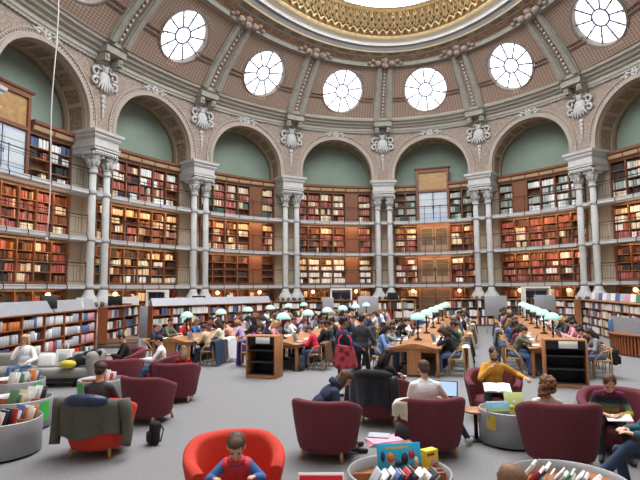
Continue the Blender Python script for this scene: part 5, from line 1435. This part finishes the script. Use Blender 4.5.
near('reader dressed in black with crossed hands in armchair, left', (-4.95, 13.25, 0), (-.8, -.45), 'short', 'dark brown', CL['black'], CL['black'], hz=.47, lean=.2, hpitch=.6, hands=[V3(-.1, .42, .7), V3(.1, .42, .68)], feet=[V3(-.14, .62, .08), V3(.14, .58, .08)], voxel=.014)
near('person in white shirt and jeans reading in an armchair, left', (-3.75, 12.3, 0), (-.9, -.15), 'short', 'black', CL['white'], CL['denim'], hz=.47, lean=.12, hpitch=.45, hands=[V3(-.1, .44, .7), V3(.1, .42, .68)], feet=[V3(-.14, .58, .08), V3(.14, .52, .08)], voxel=.014)
near('small child in red top with light brown hair in armchair', (-2.92, 10.95, 0), (-.2, 1), 'long', 'light brown', CL['red'], CL['navy'], s=.68, hs=.9, hz=.54, lean=.05, hpitch=.4, hands=[V3(-.1, .3, .68), V3(.1, .3, .68)], feet=[V3(-.1, .42, .2), V3(.1, .42, .2)], voxel=.014)
jp = near('person in blue jeans with crossed legs cut off by the right edge', (3.72, 5.72, 0), (-1, .05), 'short', 'brown', CL['teal'], CL['dark denim'], hz=.47, lean=-.1, hpitch=.3, hands=[V3(-.1, .34, .72), V3(.12, .32, .72)], feet=[V3(-.02, .66, .3), V3(.1, .36, .08)], kpole=[V3(-.1, .8, 1), V3(.15, .6, 1)], shoe=SHOEW, bulk=1.05, loose=1.3)
near('child with reddish brown hair at the bottom edge, head only visible', (1.08, 3.0, 0), (.3, 1), 'short', 'light brown', CL['burgundy'], CL['navy'], s=.75, hs=.95, hz=.65, stand=True, hpitch=.3, hands=[V3(-.2, .12, .62), V3(.2, .12, .62)], feet=[V3(-.07, 0, .06), V3(.07, .02, .06)], kpole=[V3(-.1, 1, .1), V3(.1, 1, .1)], voxel=.014)
# standing man with a red bag
sm = near('man in dark blue jacket and red scarf standing in the aisle', (.44, 11.0, 0), (.9, .3), 'short', 'black', CL['navy'], CL['dark denim'], SKIN2, hz=.93, bulk=1.32, lean=.06, hpitch=.2, hands=[V3(-.1, .36, 1.08), V3(.18, .36, 1.05)], feet=[V3(-.1, -.08, .09), V3(.1, .16, .09)], kpole=[V3(-.1, 1, .1), V3(.1, 1, .1)], voxel=.014, loose=1.2)
mb = MB(); mb.tube([(.09*math.cos(a), .07*math.sin(a)+.02, 1.42+.01*math.sin(3*a)) for a in srange(0, 2*PI, 14)[:-1]], .035, 8, closed=True); mb.tube([(.02, .1, 1.4), (.04, .15, 1.25), (.05, .16, 1.1)], [.04, .04, .03], 8); mb.build('scarf', CL['crimson'], sm)
mb = MB(); rows_ = []
for t in srange(0, 1, 10):
    w_ = .25*(1-.35*t*t)*(.72 if t < .01 else 1); dp = .1*(1-.55*t)
    rows_.append([(w_*math.copysign(abs(math.cos(a))**.6, math.cos(a))+.008*math.sin(a*9+t*5), dp*math.copysign(abs(math.sin(a))**.7, math.sin(a))+.012*math.sin(a*7+t*11), .02+.46*t-.03*math.cos(a)*t) for a in srange(0, 2*PI, 24)[:-1]])
mb.grid(rows_, closed=True); mb.add(rows_[0], [tuple(range(23, -1, -1))]); mb.add(rows_[-1], [tuple(range(24))])
BAGM = patterned('red_marbled_bag', (112, 16, 32), (186, 72, 86), 7, .5, bump=.2)
o = mb.build('shoulder_bag', BAGM); o.location = (.5, 10.62, .66); o.rotation_euler = (0, 0, R(-10)); m2 = MB(); m2.tube([(-.14, 0, .46), (-.14, .08, .62), (-.06, .22, .72)], .014, 6); m2.tube([(.14, 0, .46), (.1, .08, .62), (-.02, .22, .72)], .014, 6); m2.build('strap', CL['crimson'], o); tag(o, 'red marbled shoulder bag carried by the standing man', 'bag')
near('person in dark coat walking just beyond the standing man', (.95, 12.1, 0), (.6, .8), 'short', 'dark brown', CL['charcoal'], CL['black'], hz=.92, bulk=1.1, lean=.06, hpitch=.15, hands=[V3(-.24, .1, .85), V3(.2, .3, 1.0)], feet=[V3(-.1, -.1, .09), V3(.1, .2, .09)], kpole=[V3(-.1, 1, .1), V3(.1, 1, .1)], voxel=.018, loose=1.2)
# --- coats and bags on the armchairs and sofa
def chair_coat(x, y, d, m, label, lining=None, W=.52, a0=-1.2, a1=1.2, drop=.5, seed=0, sleeves=True, top=.84):
    """coat hung over the round back of a tub chair"""
    r3 = random.Random(seed); ph = [r3.uniform(0, 6) for _ in range(4)]; N = 24
    mb = MB(); rows = []; inner = []
    prof = [(.78, .6), (.82, .7), (.88, top), (.98, top+.012), (1.06, top-.05)]+[(1.07-.03*t, top-.05-drop*t) for t in srange(.12, 1, 7)]
    for j, (r, z) in enumerate(prof):
        fl = max(0, (j-4)/8); row = []; ir = []
        for i in range(N+1):
            a = a0+(a1-a0)*i/N; rr = r*W*(1+.05*fl*math.sin(ph[0]+a*9)+.03*fl*math.sin(ph[1]+a*19))
            slope = .12*(abs(a)/1.5)**2; zz = z-slope-.05*fl*math.sin(ph[2]+a*3.3)
            row.append((math.sin(a)*rr, -math.cos(a)*rr*.9, zz)); ir.append((math.sin(a)*(rr-.022), -math.cos(a)*(rr-.022)*.9, zz-.008))
        rows.append(row); inner.append(ir)
    mb.grid(rows); mb.grid(inner[::-1]); mb.grid([rows[-1], inner[-1]]); mb.grid([inner[0], rows[0]])
    mb.grid([[r[0] for r in rows], [r[0] for r in inner]]); mb.grid([[r[-1] for r in inner], [r[-1] for r in rows]])
    o = mb.build('coat', m); o.location = (x, y, 0); o.rotation_euler = (0, 0, face(*d))
    if sleeves:
        for sx, aa in ((-1, a0), (1, a1)):
            s2 = MB(); pts = []
            for t in srange(0, 1, 8):
                a = aa*(.98+.08*math.sin(3*t)); rr = W*(1.06+.1*t); pts.append((math.sin(a)*rr, -math.cos(a)*rr*.9, top-.1-.56*t+(.06 if t == 0 else 0)))
            s2.tube(pts, [.085, .09, .085, .08, .08, .078, .075, .072, .07], 10); s2.build('sleeve', m, o)
    if lining:
        s2 = MB(); pts = [(math.sin(a)*W*.96, -math.cos(a)*W*.88, top-.02-.08*(a/1.)**2) for a in srange(-.62, .62, 10)]
        s2.tube(pts, [.05, .07, .08, .085, .085, .08, .085, .085, .08, .07, .05], 10); s2.build('collar', lining, o)
    return tag(o, label, 'coat')
OLV = mat('olive_grey_coat', (92, 90, 82), .85, var=.12, scale=10, bump=.2, bscale=30)
NYL = mat('navy_nylon', (44, 54, 82), .35, var=.15, scale=10, bump=.3, bscale=30)
BNYL = mat('black_nylon', (34, 36, 46), .35, var=.15, scale=10, bump=.3, bscale=25)
chair_coat(-3.19, 7.55, (.1, 1), OLV, 'olive grey coat with navy lining draped over orange red armchair', NYL, .52, -1.05, 1.05, .44, 3)
chair_coat(1.08, 9.1, (.5, 1), BNYL, 'black padded jacket hung over the dark haired woman\'s armchair', CL['black'], .57, -1.45, .6, .5, 5, True, .9)
chair_coat(4.2, 7.45, (-.45, -1), CL['grey'], 'grey cardigan draped over the rainbow sweater person\'s armchair', None, .5, .8, 1.9, .25, 8, False, .8)
chair_coat(1.56, 7.45, (-.06, 1), CL['cream'], 'cream coat hung over the left arm of the laptop man\'s armchair', None, .515, -2.05, -.85, .2, 12, False, .85)
backpack((-2.52, 7.9, 0), R(-60), CL['black'], 'black bag on the floor right of orange red armchair with coat', .8)
backpack((2.0, 9.6, 0), R(20), CL['dark denim'], 'dark blue bag on the floor by the laptop man\'s chair', .8)
# sofa things
mb = MB(); mb.rbox((0, 0, .16), (.4, .16, .32), .06, n=3); o = mb.build('cloth_bag', CL['white']); o.location = (-6.78, 12.75, .455); o.rotation_euler = (R(-14), 0, R(8)); tag(o, 'white cloth bag lying on the sofa next to the woman', 'bag')
mb = MB(); mb.rbox((0, 0, .2), (.38, .12, .42), .02); mb.tube([(-.08, 0, .4), (-.07, 0, .54), (.07, 0, .54), (.08, 0, .4)], .01, 6); mb.rbox((0, -.062, .2), (.2, .004, .2), .002, mi=1, n=1)
o = mb.build('paper_bag', [PAPER, COV['grey']]); o.location = (-6.42, 12.85, .455); o.rotation_euler = (R(-12), 0, R(2)); tag(o, 'upright white paper bag with handles on the sofa', 'bag')
mb = MB()
for i, (xx, yy, zz, rr) in enumerate(((0, 0, .1, .18), (.2, .05, .16, .2), (.38, .1, .24, .18), (.5, .14, .32, .14), (-.15, .02, .07, .12))): mb.ball((xx, yy, zz), (rr*1.2, rr*.8, rr*.75), 12, 8)
o = mb.build('jacket', BNYL); o.location = (-6.12, 12.72, .46); tag(o, 'dark crumpled jacket against the right armrest of the sofa', 'jacket')
mb = MB(); mb.ball((0, 0, .1), (.2, .12, .1), 12, 8); o = mb.build('scarf', CL['yellow']); o.location = (-6.1, 12.47, .455); tag(o, 'yellow and white scarf in front of the dark jacket on the sofa', 'scarf')
mb = MB(); mb.lathe([(.035, 0), (.036, .14), (.034, .17), (.014, .2), (.014, .22)], n=12); mb.lathe([(.016, .22), (.016, .24)], n=10, mi=1); o = mb.build('water_bottle', [mat('clear_plastic', (200, 212, 222), .15, var=0), COV['blue']]); o.location = (-4.7, 11.9, .0); tag(o, 'clear water bottle on the floor beside the black clad reader', 'bottle')
# ------------------------------------------------------------------ world and view
w = bpy.data.worlds.new('world'); scn.world = w; w.use_nodes = True
w.node_tree.nodes['Background'].inputs[0].default_value = (1, 1, 1, 1)
w.node_tree.nodes['Background'].inputs[1].default_value = .5
vs = scn.view_settings
vs.view_transform = 'Standard'; vs.look = 'None'; vs.gamma = 1; vs.use_curve_mapping = False; vs.exposure = .46
scn.cycles.use_denoising = True
scn.cycles.max_bounces = 8; scn.cycles.diffuse_bounces = 5
